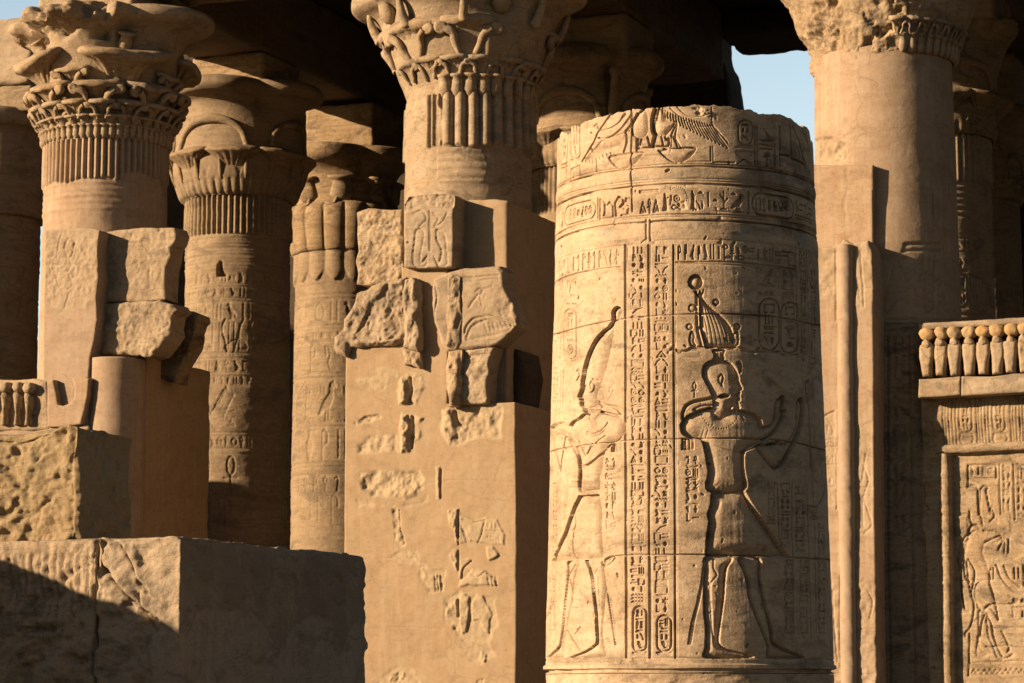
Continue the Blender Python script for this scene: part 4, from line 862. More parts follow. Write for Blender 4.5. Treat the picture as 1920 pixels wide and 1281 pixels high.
# rough yellow block standing on it
TY = 20.85
yb = thing('rough_stone_block', 'rough pitted yellow stone block standing on top of the low wall at the left edge', 'stone block', base(ps(140, 1000, TY), TY))
zy = pz(803, 120, TY)
def yrough(s, z):
    P = np.stack([s, z, s*0], -1); return .005*fbm(P, 22, 3, 45) + .05*fbm(P, 2.2, 4, 41) - .03*np.abs(fbm(P*[1, 1.5, 1], 7, 4, 46)) - .04*np.clip(fbm(P, 9, 3, 42)-.15, 0, 1)
def yside(t, z):
    P = np.stack([t, z, t*0], -1); return .02*fbm(P, 5, 4, 43) - .04*np.clip(fbm(P, 10, 3, 44)-.2, 0, 1) + .05*np.clip((zy-z-.15)/.3, 0, 1)
block('block_body', ps(-130, 900, TY), ps(138, 900, TY), TY, TY+1.0, zt1-.05, zy, M['yellow'], yb, res=.014, amp=.035, nsc=2.2, edge=.16, chip=1.0, seed=21, hf=yrough, hs=yside)
block('loose_cap', ps(118, 815, TY+.3), ps(160, 815, TY+.3), TY+.28, TY+.75, zy-.12, zy+.015, M['yellow'], yb, res=.03, amp=.03, edge=.1, seed=27)
# unseen wall added left of the frame to throw shade on the low wall
gw = thing('shade_wall', 'plain unseen stone wall added left of the frame to shade the low wall', 'wall', base(sL-2.2, 15.5))
s0w = ps(0, 1040, TW)-2.05
block('wall_body', s0w-.5, s0w, 12.0, 17.75, 0, pz(1036, 0, TW)+.73, M['grey'], gw, res=.12, amp=.03, seed=31)
# ------------------------------------------------------------------ temple columns
def shaft_part(col, y0, y1, mat, parent, name='shaft', hf=None, rel=None, res=.03, th=1.0, z0=None, z1=None, amp=.006, seed=0):
    za = z0 if z0 is not None else col.z_at(y1, .9); zb_ = z1 if z1 is not None else col.z_at(y0, .9)
    V, F, att = col.mesh(za, zb_, res, th, rel=rel, hf=hf, amp=amp, seed=seed); return part(name, V, F, mat, parent, attrs=att)
def capital(col, prof, mat, parent, ph=-22, erode=None, amp=.006, seed=0, extra=None, nth=320, zsub=5):
    pr = []
    for y, hp, c in prof:
        z = col.z_at(y, .9); pr.append((z, col.r_from(hp, z), c))
    V, F = bell(col, pr, rad(ph), nth=nth, erode=erode, amp=amp, seed=seed, extra=extra, zsub=zsub)
    cap = part('capital', V, F, mat, parent); zz_ = [p[0] for p in pr]; rr_ = [p[1] for p in pr]; cc_ = [p[2] for p in pr]
    rf = lambda th, z: float(quat(th+col.th0, np.interp(z, zz_, rr_), np.interp(z, zz_, cc_), rad(ph)))
    return cap, rf
PXM = lambda col: col.ay/FPX
def tier(col, rf, cap, mat, name, n, ph, ybase, hpx, wd, tilt, kind, sy=.7, inset=.04, skip=None, wear=.15, var=2, thmin=-125, thmax=125):
    tp = [umbel_tpl(hpx*PXM(col), wd, kind, sy, k, wear) for k in range(var)]
    ring_of(col, tp, n, rad(ph), col.z_at(ybase, .9), lambda th, z: rf(th, z)-inset, tilt, mat, cap, name, thmin, thmax, skip)
def rib(n, a): return lambda TH: a*np.abs(np.sin(n/2*TH))-a*.6
# --- A: left facade column ------------------------------------------
A = Round(198, 350, t=38.0, prof=[(262,112.5),(350,113.5),(430,115),(700,119),(1000,122),(1500,125)])
Ath = thing('composite_column', 'left facade column with a tiered leaf capital, one broken bell lobe and a fluted neck', 'column', (A.ax, A.ay, 0), 'columns of the temple facade')
zf0, zf1 = A.z_at(336, .98), A.z_at(258, .98)
def Ahf(TH, Z):
    P = np.stack([TH, Z, TH*0], -1); lim = zf0 + .05*fbm(P*[1, 0, 0], 5, 3, 2) + .12*np.clip((TH-.25)/.08, 0, 1)
    k = np.clip((Z-lim)/.02, 0, 1); ringz = (zf0-Z)/.105
    rg = .014*np.abs(np.sin(math.pi*ringz))*(ringz > 0.3)*(ringz < 5.2)*(TH < .32+.05*np.sin(Z*9))*(1+.6*fbm(P*[1, 3, 0], 3, 3, 6))
    return k*(rib(60, .07)(TH)+.018) + (1-k)*rg + (1-k)*.012*(TH >= .32)
shaft_part(A, 258, 1400, M['rosy'], Ath, hf=Ahf, res=.022, th=.8, z0=0, amp=.007, seed=4)
def Aer(TH, Z, P):
    zt = A.z_at(62, 1.2); k = np.clip((Z-zt+.12)/.2, 0, 1)*np.clip((.22-(TH+A.th0))/.1, 0, 1); n = fbm(P, 2.6, 5, 5)
    return -k*(.16+.22*np.clip(n, -.6, 1)), -k*(.06+.12*np.clip(n, -.3, 1))
capA, rfA = capital(A, [(262,116,0),(254,118,0),(246,119,0),(236,119,0),(205,120,0),(180,122,0),(150,124,.05),(125,130,.2),(100,138,.36),(75,148,.45),(60,160,.48),(51,178,.48),(46,196,.48),(40,207,.47),(31,210,.46),(22,206,.46),(17,196,.46),(14,170,.46)], M['sand'], Ath, erode=Aer, seed=2)
tier(A, rfA, capA, M['sand'], 'bead', 56, 0, 262, 27, .145, 8, 'bead', .9, .0)
tier(A, rfA, capA, M['sand'], 'small_leaf', 32, 0, 240, 24, .27, 14, 'umbel', .8, .02)
tier(A, rfA, capA, M['sand'], 'umbel', 16, 4.5, 228, 42, .46, 18, 'volute', .8, .04)
tier(A, rfA, capA, M['sand'], 'umbel', 8, .5, 205, 54, .80, 20, 'volute', .6, .06, wear=.3)
tier(A, rfA, capA, M['sand'], 'umbel', 4, 23, 165, 76, 1.5, 20, 'umbel', .5, .14, wear=.25)
tier(A, rfA, capA, M['sand'], 'umbel', 4, -22, 165, 40, .6, 22, 'volute', .6, .08, wear=.3)
tier(A, rfA, capA, M['sand'], 'pendant', 4, 23, 100, 40, .30, 28, 'bead', .8, .0)
# --- C: middle facade column -----------------------------------------
C_ = Round(878, 300, t=38.0, prof=[(180,116),(270,118),(370,119),(700,121),(1500,125)])
Cth = thing('composite_column', 'middle facade column with round stem bundles under a large volute capital', 'column', (C_.ax, C_.ay, 0), 'columns of the temple facade')
zc0, zc1 = C_.z_at(272, .98), C_.z_at(178, .98)
def Chf(TH, Z):
    P = np.stack([TH, Z, TH*0], -1); ok = np.clip((TH+.42+.1*fbm(P*[0, 1, 0], 4, 3, 8))/.04, 0, 1); one = np.exp(-((TH+.62)/.07)**4)
    k = np.clip((Z-zc0-.04*fbm(P*[1, 0, 0], 6, 2, 3))/.02, 0, 1)*np.maximum(ok, one)
    rg = (zc0-Z)/.13; r2 = .018*np.abs(np.sin(math.pi*rg))*(rg > .2)*(rg < 4.5)*(TH > -.5)*(TH < .25+.05*np.sin(8*Z))
    return k*(.11*np.abs(np.sin(16*TH+.4))**.7-.01) + (1-k)*(r2+.015*fbm(P, 3, 4, 4)*(Z > zc0-.1))
shaft_part(C_, 176, 1400, M['sand'], Cth, hf=Chf, res=.022, th=.8, z0=0, amp=.008, seed=14)
def Cer(TH, Z, P):
    n = fbm(P, 2.2, 5, 15); v = TH+C_.th0; k = np.clip((-.35-v)/.2, 0, 1)*np.clip((C_.z_at(120, 1.2)-Z)/.3, 0, 1)
    return -k*.05+.03*k*n + .07*np.clip((v-.15)/.1, 0, 1)*np.clip((.75-v)/.1, 0, 1)*np.exp(-((Z-C_.z_at(85, 1.2))/.3)**4)*(1+n*.5), 0*Z
capC, rfC = capital(C_, [(182,118,0),(174,120,0),(160,122,0),(130,130,0),(100,140,0),(60,156,.05),(30,166,.25),(12,180,.42),(2,198,.47),(-6,220,.47),(-18,230,.46),(-46,224,.46),(-56,200,.46)], M['sand'], Cth, erode=Cer, seed=12)
sk = lambda lo: (lambda v: v < lo)
tier(C_, rfC, capC, M['sand'], 'bead', 32, 3, 184, 44, .25, 10, 'bead', .9, .0, skip=sk(-24))
tier(C_, rfC, capC, M['sand'], 'umbel', 16, 12, 150, 50, .50, 20, 'volute', .6, .10, skip=sk(-58), wear=.3)
tier(C_, rfC, capC, M['sand'], 'umbel', 8, .5, 112, 84, .92, 18, 'volute', .5, .14, skip=lambda v: 20 < v < 50, wear=.25)
tier(C_, rfC, capC, M['sand'], 'pendant', 4, 23, 34, 60, .36, 22, 'bead', .8, -.02)
tier(C_, rfC, capC, M['sand'], 'horn', 4, -2, 50, 60, .38, 30, 'horn', .8, -.03)
tier(C_, rfC, capC, M['sand'], 'horn', 4, 48, 50, 60, .38, 30, 'horn', .8, -.03)
# --- K: right facade column -------------------------------------------
K_ = Round(1660, 300, t=38.0, prof=[(90,126),(200,128),(300,129.5),(500,134),(900,140),(1500,146)])
Kth = thing('composite_column', 'right facade column with a smooth plastered shaft and a badly eroded capital', 'column', (K_.ax, K_.ay, 0), 'columns of the temple facade')
zk = K_.z_at(452, 1.0); zk2 = K_.z_at(620, 1.0)
RK = K_.relief(K_.z_at(1000, 1), K_.z_at(60, 1), .012)
RK.patch([(1520,262),(1560,255),(1585,268),(1592,290),(1585,305),(1520,305)], -.03, .03, .035, 11, 3)
RK.patch([(1640,478),(1690,475),(1694,456),(1760,454),(1772,440),(1766,405),(1775,425),(1785,500),(1800,560),(1805,640),(1810,1000),(1600,1000),(1640,600)], -.012, .012, .004, 8, 4, wob=.02)
for p in ([(1696,458),(1765,456)], [(1694,470),(1766,470)], [(1650,610),(1800,602)], [(1650,622),(1800,612)], [(1650,600),(1720,598)]): RK.line(p, .018, .02)
RK.poly([(1672,500),(1685,495),(1692,505),(1700,520),(1720,550),(1732,565),(1712,562),(1690,558),(1672,575),(1660,590),(1655,570),(1660,540),(1668,520)], .02, .05, .3); RK.poly([(1694,508),(1735,478),(1730,500),(1740,500),(1725,520),(1738,522),(1705,535)], .018, .02, .2, sm=False)
for k in range(6): RK.line([(1696+k*3,520+k*6),(1735-k*1,485+k*9)], .010, .012)
cartouche(RK, 1735, 1752, 508, 585, .014, .018, ['two', 'mouth', 'knife disk']); cartouche(RK, 1762, 1776, 530, 575, .012, .016, ['two', 'bars'])
for x in (1733, 1745, 1754): RK.line([(x,480),(x,505)], .014, .016)
RK.line([(1770,520),(1745,535),(1722,538)], .012, .014); RK.disk(1745, 592, 9, .02, .03, ry=7)
for x in (1784, 1790, 1796): RK.line([(x,530+(x-1784)),(x+3,600)], .012, .014)
for k in range(5): RK.line([(1760,575+k*6),(1776,576+k*6)], .010, .012)
column_text(RK, rand_rows(5, 12), 1672, 1700, 632, 1000, .014, .018); RK.line([(1664,630),(1664,1000)], .014, .02); RK.line([(1708,630),(1712,1000)], .014, .02)
RK.line([(1752,360),(1750,400),(1760,430)], .012, .02)
RK.M *= .75; RK.C *= 1.5
shaft_part(K_, 96, 1400, M['rosy'], Kth, rel=RK, res=.018, th=.9, z1=K_.z_at(84, 1.), z0=K_.z_at(606, 1.), amp=.004, seed=24, hf=lambda TH, Z: .02*np.abs(np.sin(30*TH))*(TH < -1.18))
shaft_part(K_, 96, 1400, M['jamb'], Kth, name='stained_drum', rel=RK, res=.02, th=.9, z1=K_.z_at(606, 1.)-.006, z0=0, amp=.006, seed=25)
def Ker(TH, Z, P):
    v = TH+K_.th0; k = np.clip((.20-v+.1*fbm(P*[0, 0, 1], 2, 3, 7))/.08, 0, 1); n = fbm(P, 2.0, 6, 25, .6); n2 = np.clip(fbm(P, 4.5, 4, 29)-.25, 0, 1)
    return k*(-.035+.07*n-.22*n2), k*(-.10*np.clip((K_.z_at(70, 1.)-Z)/.25, 0, 1)*np.clip((-.1-v)/.3, -.35, 1) )
capK, rfK = capital(K_, [(100,129,0),(94,131,0),(85,133,0),(66,138,0),(48,146,0),(25,158,0),(0,170,.08),(-25,186,.25),(-45,205,.42),(-60,215,.46),(-75,210,.46)], M['sand'], Kth, erode=Ker, seed=22, nth=420, zsub=10, amp=.01)
tier(K_, rfK, capK, M['sand'], 'bead', 48, 0, 102, 38, .16, 10, 'bead', .95, -.01, skip=sk(9))
tier(K_, rfK, capK, M['sand'], 'umbel', 32, 3, 72, 38, .28, 14, 'volute', .8, .02, skip=sk(9), wear=.3)
tier(K_, rfK, capK, M['sand'], 'umbel', 16, 12, 42, 46, .46, 18, 'volute', .6, .10, skip=sk(6), wear=.4)
# --- inner columns -----------------------------------------------------
def reliefs_shaft(Rr, x0, x1, bands, seed=0, w=.014, d=.014):
    rn = random.Random(seed)
    for k in bands:
        if k[0] == 'l': 
            for y in k[1:]: Rr.line([(x0, y), ((x0+x1)/2, y), (x1, y)], w, d)
        if k[0] == 't':
            y0, y1 = k[1], k[2]; x = x0
            while x < x1: 
                wv = (y1-y0)*rn.uniform(.45, .9); glyph(Rr, rn.choice(['reed', 'bird', 'ankh', 'disk', 'two', 'cobra', 'man', 'star', 'mouth', 'owl', 'water', 'was', 'leg', 'sedge', 'bow']), x, y0, min(x1, x+wv), y1, w*.8, d*.9); x += wv*1.2
B_ = Round(447, 400, t=42.5, prof=[(360,95.5),(440,96.5),(600,99),(900,104),(1050,106),(1500,110)])
Bth = thing('lotus_column', 'sunlit inner hall column with carved registers, seen between the left facade column and the middle pier', 'column', (B_.ax, B_.ay, 0), 'inner hall columns')
RB = B_.relief(B_.z_at(1100, 1), B_.z_at(340, 1), .013)
def zband(Rr, col, y, w=.014, d=.012):
    z = col.z_at(y, .92); Rr.lineuv(np.array([[-1.7, z], [1.7, z]]), w, d)
for y in (446, 458, 472, 486, 500, 532, 538, 560, 566, 663, 672, 700, 706, 722, 812, 818, 842, 852, 935): zband(RB, B_, y)
def zrow(Rr, col, y0, y1, step, names, w=.012, d=.012, jit=0):
    za, zb_ = col.z_at(y0, .92), col.z_at(y1, .92); u = -1.5; i = 0
    while u < 1.5:
        for k, pts in G[names[i % len(names)]]:
            p = np.array([(u+q*step*.8, za+r*(zb_-za)) for q, r in pts])
            (Rr.lineuv(p, w, d) if k == 'l' else Rr.polyuv(p, d*1.3))
        u += step; i += 1
zrow(RB, B_, 540, 556, .17, ['bird', 'two', 'disk', 'water', 'reed', 'ankh', 'man', 'star'])
zrow(RB, B_, 568, 600, .26, ['two', 'cobra', 'reed', 'was', 'three', 'bird']); zrow(RB, B_, 676, 696, .18, ['man', 'ankh', 'bird', 'house', 'djed', 'two'])
zrow(RB, B_, 512, 530, .15, ['bird', 'ring', 'two', 'water', 'man', 'reed']); zrow(RB, B_, 604, 660, .33, ['three', 'leg', 'was', 'two']); zrow(RB, B_, 938, 990, .4, ['reed', 'cobra', 'two'], .018, .018)
zrow(RB, B_, 708, 720, .12, ['two', 'was', 'reed']); zrow(RB, B_, 820, 838, .13, ['ankh', 'two', 'bird', 'ring', 'reed', 'mouth']); zrow(RB, B_, 856, 926, .42, ['reed', 'ankh', 'was', 'ankh'], .018, .018)
for x0 in (350, 418, 470): 
    for m in (0, 1): RB.line([(x0+m*34+5,598),(x0+m*34-2,615),(x0+m*22+4,640),(x0+m*12+8,660)], .018, .018, True)
    RB.poly([(x0+2,655),(x0+20,636),(x0+40,640),(x0+45,655)], .022, .05, .3)
RB.poly([(382,735),(400,765),(420,735),(424,722),(430,735),(440,740),(430,760),(420,790),(440,800),(400,800),(385,780),(370,775)], .02, .06, .3); RB.line([(376,730),(396,775),(420,730)], .014, .016)
for k in range(7): RB.line([(385-k*2,770+k*3),(372-k*0,790+k*3)], .01, .012); RB.line([(405+k*5,770+k*4),(440,765+k*6)], .01, .012)
for x0 in (405, 490): RB.poly([(x0,785),(x0+30,785),(x0+22,800),(x0+8,800)], .02, .03, .2)
RB.poly([(406,518),(408,498),(413,490),(417,492),(417,505),(424,518)], .12, None, sm=False)
RB.patch([(360,560),(400,540),(420,560),(380,600),(358,610)], -.008, .03, .01, 8, 31, 0)
RB.B += (.010*fbm(np.stack(list(np.meshgrid(RB.u0+np.arange(RB.nu)*RB.res, RB.v0+np.arange(RB.nv)*RB.res))+[np.zeros((RB.nv, RB.nu))], -1)*[1, 2.5, 1], 2.5, 4, 3)).astype(np.float32)
zb0 = B_.z_at(438, .92)
RB.C *= 1.25
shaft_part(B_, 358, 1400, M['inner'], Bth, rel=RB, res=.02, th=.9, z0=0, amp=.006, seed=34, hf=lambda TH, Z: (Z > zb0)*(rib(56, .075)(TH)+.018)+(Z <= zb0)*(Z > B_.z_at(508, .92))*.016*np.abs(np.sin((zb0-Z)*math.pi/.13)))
def sepals(col, rf, cap, mat, n, ph, y0, y1, half, rr, name='sepal', thmin=-120):
    z0, z1 = col.z_at(y0, .9), col.z_at(y1, .9)
    for i in range(n):
        th = rad(ph)+2*math.pi*i/n-col.th0; v = math.degrees((th+math.pi) % (2*math.pi)-math.pi)
        if abs(v) > 120: continue
        pts = []
        for a in np.linspace(-1, 1, 21):
            z = z0+(z1-z0)*math.sqrt(max(0, 1-a*a))**.9; tt = th+a*rad(half); pts.append(col.pos(np.array(tt), z, rf(tt, z)+.015))
        V, F = tube(pts, rr*(1-.35*np.abs(np.linspace(-1, 1, 21))), 8); part(name, V, F, mat, cap)
archs = lambda col, z0, z1, n, a: (lambda TH, Z: a*np.clip((z1-Z)/(z1-z0), 0, 1)*(Z < z1)*np.where(Z < z0+(z1-z0)*.45, np.abs(np.sin(n*TH))**.6, (np.abs(np.sin(n/2*TH)) > np.clip((Z-(z0+(z1-z0)*.45))/((z1-z0)*.55), 0, 1))*1.0))
zB0, zB1 = B_.z_at(364, .9), B_.z_at(306, .9)
capB, rfB = capital(B_, [(366,98,0),(360,106,0),(345,113,0),(325,120,0),(300,124,0),(280,122,0),(262,119,0),(240,118,0),(222,119,.08),(205,122,.24),(192,129,.40),(184,142,.47),(180,158,.47),(170,165,.46),(158,160,.46),(151,148,.46),(149,120,.46)], M['inner'], Bth, seed=32, extra=archs(B_, zB0, zB1, 24, .05), zsub=8)
tier(B_, rfB, capB, M['inner'], 'fan_leaf', 8, .5, 335, 62, .84, 16, 'fin', .5, .10)
tier(B_, rfB, capB, M['inner'], 'spike', 16, 12, 340, 52, .10, 18, 'bead', .8, -.02)
sepals(B_, rfB, capB, M['inner'], 4, -22, 278, 226, 34, .09)
F_ = Round(645, 500, t=46.5, prof=[(465,90),(520,91),(700,93),(900,96),(1500,100)])
Fth = thing('lotus_column', 'inner hall column with a closed bud collar and a slanting shadow edge, left of the middle pier', 'column', (F_.ax, F_.ay, 0), 'inner hall columns')
RF = F_.relief(F_.z_at(1100, 1), F_.z_at(460, 1), .015)
for y in (552, 560, 610, 618, 640, 700, 708, 792, 800, 868, 876, 890, 925): zband(RF, F_, y, .016, .014)
zrow(RF, F_, 564, 606, .3, ['two', 'bird', 'reed', 'ring']); zrow(RF, F_, 724, 740, .15, ['ring', 'two', 'bird']); zrow(RF, F_, 928, 980, .4, ['reed', 'ankh', 'two'])
zrow(RF, F_, 622, 637, .17, ['bird', 'two', 'disk', 'ankh']); zrow(RF, F_, 645, 696, .36, ['cobra', 'cobra', 'reed'], .016, .016); zrow(RF, F_, 712, 790, .5, ['man', 'was', 'birdr'], .016, .016); zrow(RF, F_, 804, 864, .34, ['reed', 'two', 'jar'], .016, .016); zrow(RF, F_, 894, 922, .22, ['reed', 'ankh', 'was', 'ankh'], .016, .016)
zF = F_.z_at(500, .9)
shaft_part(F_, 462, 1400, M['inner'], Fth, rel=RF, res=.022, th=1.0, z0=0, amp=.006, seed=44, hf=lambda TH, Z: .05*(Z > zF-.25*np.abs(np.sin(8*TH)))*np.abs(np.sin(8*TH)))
zf_ = (F_.z_at(470, .9), F_.z_at(380, .9))
capF, rfF = capital(F_, [(470,90,0),(466,97,0),(450,101,0),(415,105,0),(390,104,0),(378,96,0),(372,90,0),(350,92,0),(335,94,0),(320,100,.15),(310,112,.35),(304,126,.46),(296,134,.46),(284,136,.46),(274,130,.46),(270,100,.46)], M['inner'], Fth, seed=42, zsub=7, extra=lambda TH, Z: .07*(np.abs(np.sin(8*TH))**.5-.6)*(Z > zf_[0])*(Z < zf_[1]))
tier(F_, rfF, capF, M['inner'], 'bud', 8, .5, 378, 50, .55, 12, 'bead', .6, .10)
sepals(F_, rfF, capF, M['inner'], 4, 23, 385, 345, 30, .06)
I_ = Round(1098, 350, t=42.5, prof=[(300,99),(380,100),(500,103),(1500,110)])
Ith = thing('lotus_column', 'shadowy inner hall column with wide bell lobes, right behind the middle facade column', 'column', (I_.ax, I_.ay, 0), 'inner hall columns')
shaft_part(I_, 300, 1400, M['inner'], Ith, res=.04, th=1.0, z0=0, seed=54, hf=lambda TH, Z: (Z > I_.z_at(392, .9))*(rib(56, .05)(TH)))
zI0, zI1 = I_.z_at(305, .9), I_.z_at(250, .9)
capI, rfI = capital(I_, [(308,102,0),(300,108,0),(280,112,0),(250,114,0),(225,112,0),(200,112,.05),(175,114,.2),(150,118,.36),(132,126,.46),(124,142,.47),(114,151,.46),(96,147,.46),(86,134,.46),(83,110,.46)], M['inner'], Ith, seed=52, zsub=7, extra=archs(I_, zI0, zI1, 24, .05))
tier(I_, rfI, capI, M['inner'], 'fan_leaf', 8, .5, 285, 52, .84, 16, 'fin', .5, .10); sepals(I_, rfI, capI, M['inner'], 4, -22, 225, 172, 34, .09); tier(I_, rfI, capI, M['inner'], 'spike', 4, 23, 240, 110, .2, 10, 'bead', .8, -.02)
K2 = Round(1752, 400, t=42.5, prof=[(240,106),(340,107),(600,109),(1500,116)])
K2h = thing('lotus_column', 'shaded inner hall column right behind the right facade column, its lobes chipped', 'column', (K2.ax, K2.ay, 0), 'inner hall columns')
RK2 = K2.relief(K2.z_at(900, 1), K2.z_at(240, 1), .015)
for y in (345, 356, 368, 380, 392, 404, 440, 446, 472, 478, 590, 600): zband(RK2, K2, y, .016, .016)
zrow(RK2, K2, 450, 468, .18, ['bird', 'two', 'disk', 'ankh', 'star']); zrow(RK2, K2, 482, 508, .3, ['cobra', 'two', 'man'], .016, .018)
for i in range(9):
    x0 = 1700+i*24
    if 1790 < x0 < 1858: cartouche(RK2, x0, x0+19, 515, 575, .016, .02, ['two', 'mouth', 'knife disk'])
RK2.C *= 1.5
shaft_part(K2, 242, 1400, M['sand'], K2h, rel=RK2, res=.022, th=1.0, z0=0, seed=64, hf=lambda TH, Z: (Z > K2.z_at(340, .9))*(rib(52, .055)(TH)))
zq0, zq1 = K2.z_at(248, .9), K2.z_at(205, .9)
def K2er(TH, Z, P):
    k = np.clip((Z-K2.z_at(75, 1.))/.25, 0, 1); n = fbm(P, 2.6, 5, 65); return -k*.2*np.clip(n+.2, 0, 1), -k*.12*np.clip(n, -.2, 1)
capK2, rfK2 = capital(K2, [(250,108,0),(242,114,0),(220,117,0),(190,118,0),(165,119,0),(140,121,.02),(115,126,.1),(90,134,.25),(70,146,.4),(58,158,.46),(48,164,.46),(36,164,.46),(26,150,.46),(24,110,.46)], M['inner'], K2h, seed=62, zsub=7, erode=K2er, extra=archs(K2, zq0, zq1, 24, .05))
tier(K2, rfK2, capK2, M['inner'], 'fan_leaf', 8, .5, 228, 66, .9, 16, 'fin', .5, .10); sepals(K2, rfK2, capK2, M['inner'], 4, 23, 160, 118, 30, .08)
K3 = Round(1816, 500, t=46.5, prof=[(365,97),(600,100),(1500,108)])
K3h = thing('lotus_column', 'darkest inner hall column at the right edge, second behind the right facade column', 'column', (K3.ax, K3.ay, 0), 'inner hall columns')
RK3 = K3.relief(K3.z_at(700, 1), K3.z_at(360, 1), .018)
for y in (440, 448, 458, 520, 528, 560): zband(RK3, K3, y, .018, .018)
zrow(RK3, K3, 532, 556, .2, ['bird', 'two', 'disk', 'ankh', 'star'], .016, .02); zrow(RK3, K3, 566, 620, .3, ['cobra', 'two', 'man'], .016, .02)
shaft_part(K3, 365, 1400, M['inner'], K3h, rel=RK3, res=.03, th=1.2, z0=0, seed=74)
capK3, rfK3 = capital(K3, [(372,98,0),(364,104,0),(340,108,0),(300,110,0),(280,106,0),(262,108,0),(240,114,.2),(225,124,.4),(215,132,.46),(200,132,.46),(190,120,.46),(188,100,.46)], M['inner'], K3h, seed=72); sepals(K3, rfK3, capK3, M['inner'], 8, .5, 345, 290, 16, .06)
D_ = Round(-18, 500, t=46.5, prof=[(400,90),(600,91),(720,92),(1500,98)])
Dh = thing('bell_column', 'column in shade at the left edge with a pale rounded lip under its lit top block', 'column', (D_.ax, D_.ay, 0), 'inner hall columns')
RD = D_.relief(D_.z_at(900, 1), D_.z_at(400, 1), .018)
for y in (552, 562, 600, 622, 700): zband(RD, D_, y, .018, .016)
zrow(RD, D_, 566, 597, .26, ['man', 'ankh', 'two', 'bird'], .018, .02); zrow(RD, D_, 500, 540, .5, ['birdr', 'jar'], .02, .02)
shaft_part(D_, 400, 1400, M['inner'], Dh, rel=RD, res=.03, th=1.2, z0=0, seed=84, hf=lambda TH, Z: .012*np.abs(np.sin(Z*14))*(Z > D_.z_at(500, .9)))
capD, rfD = capital(D_, [(403,91,0),(400,100,0),(385,101,0),(330,102,0),(280,103,0),(250,104,0),(240,110,0),(236,118,0),(228,122,0),(212,122,0),(205,116,0),(203,95,0)], M['inner'], Dh, seed=82)
# --- abaci and beams of the hall ---------------------------------------
def abacus(col, xr, y0, y1, mat, parent, wd=1.45, tf=.75, seed=0, t=None, **k):
    t = t or 42.5-tf; s1 = ps(xr, (y0+y1)/2, t); return block('abacus', s1-wd, s1, t, t+wd, pz(y1, xr, t), pz(y0, xr, t), mat, parent, res=.06, amp=.012, edge=.05, seed=seed, **k), s1, pz(y0, xr, t)
_, sB, zBm = abacus(B_, 494, 95, 172, M['inner'], Bth, seed=1)
_, sI, zIm = abacus(I_, 1174, 22, 108, M['inner'], Ith, seed=2)
_, sF, zFm = abacus(F_, 700, 190, 278, M['inner'], Fth, seed=3, t=45.8)
_, sK, zKm = abacus(K2, 1862, -30, 32, M['inner'], K2h, seed=4)
abacus(K3, 1900, 100, 195, M['inner'], K3h, seed=5, t=45.8)
abacus(D_, 58, 155, 206, M['inner'], Dh, seed=6, wd=1.7, t=45.7)
sD = ps(60, 100, 45.6)
def beam(label, s0, s1, t0, t1, z0, z1, mat=None, res=.16, seed=0, name='architrave', grp='stone beams over the hall', **k):
    b = thing(name, label, 'stone beam', base((s0+s1)/2, t0), grp); b.location.z = z0
    block('beam_body', s0, s1, t0, t1, z0, z1, mat or M['shade_dark'], b, res=res, amp=.02, edge=.08, seed=seed, **k); return b
zsk = lambda zlist: (lambda t, z: -.02*sum(np.exp(-((z-q)/.02)**2) for q in zlist))
beam('sunlit weathered beam at the top left corner, over the shaded edge column', sD-6, sD, 45.6, 47.4, pz(155, 50, 45.6), pz(30, 50, 45.6), M['sand'], res=.06, seed=2, hf=lambda s, z: .03*fbm(np.stack([s, z, s*0], -1), 3, 4, 3))
ZR = 14.5
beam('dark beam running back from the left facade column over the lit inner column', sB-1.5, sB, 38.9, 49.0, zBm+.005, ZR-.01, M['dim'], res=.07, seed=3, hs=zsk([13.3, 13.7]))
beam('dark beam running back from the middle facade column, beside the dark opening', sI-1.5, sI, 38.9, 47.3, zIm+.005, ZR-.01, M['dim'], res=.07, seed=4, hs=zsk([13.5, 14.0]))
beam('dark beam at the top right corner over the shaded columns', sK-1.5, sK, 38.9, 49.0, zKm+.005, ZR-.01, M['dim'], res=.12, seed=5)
s_a0 = ps(70, 5, 37.3)
fb = thing('facade_architrave', 'lit masonry course above the left facade column, cut by the top of the picture', 'stone beam', base(s_a0, 37.3)); fb.location.z = 12.7
zAtop = A.z_at(15, 1.0)
block('block_course', s_a0, ps(250, 5, 37.3), 37.3, 38.85, pz(17, 200, 37.3), 13.1, M['sand'], fb, res=.05, amp=.012, edge=.05, seed=7, hf=lambda s, z: -.02*(np.abs(z-pz(4, 150, 37.3)) < .012)+.01*fbm(np.stack([s, z, s*0], -1), 6, 3, 1))
zC = C_.z_at(-58, 1.0)
block('architrave_course', ps(250, 5, 37.3)+.22, K_.ax*U[0]+K_.ay*U[1]+9, 37.35, 38.8, 13.12, 15.0, M['sand'], fb, res=.3, amp=.012, seed=8)
block('upper_course', s_a0+.05, ps(250, 5, 37.3)+.2, 37.35, 38.8, 13.11, 14.9, M['sand'], fb, res=.1, amp=.012, seed=8)
rf_ = thing('roof_slab', 'dark stone roof slabs over the inner hall', 'roof', base(sI, 38.9)); rf_.location.z = ZR
block('slab', sB-1.4, sK+9, 38.9, 49.0, ZR, ZR+.6, M['shade_dark'], rf_, res=.4, amp=.02, seed=9)
zlin = pz(112, 1352, 49.3); ln_ = beam('far dark lintel closing the top of the blue opening', sI-.2, sK+9, 47.4, 49.3, zlin, ZR-.02, M['shade_dark'], res=.12, seed=10, name='lintel')
bw = thing('back_wall', 'dark rear wall of the hall ending in a broken edge beside the blue opening', 'wall', base(ps(1362, 600, 49.4), 49.4))
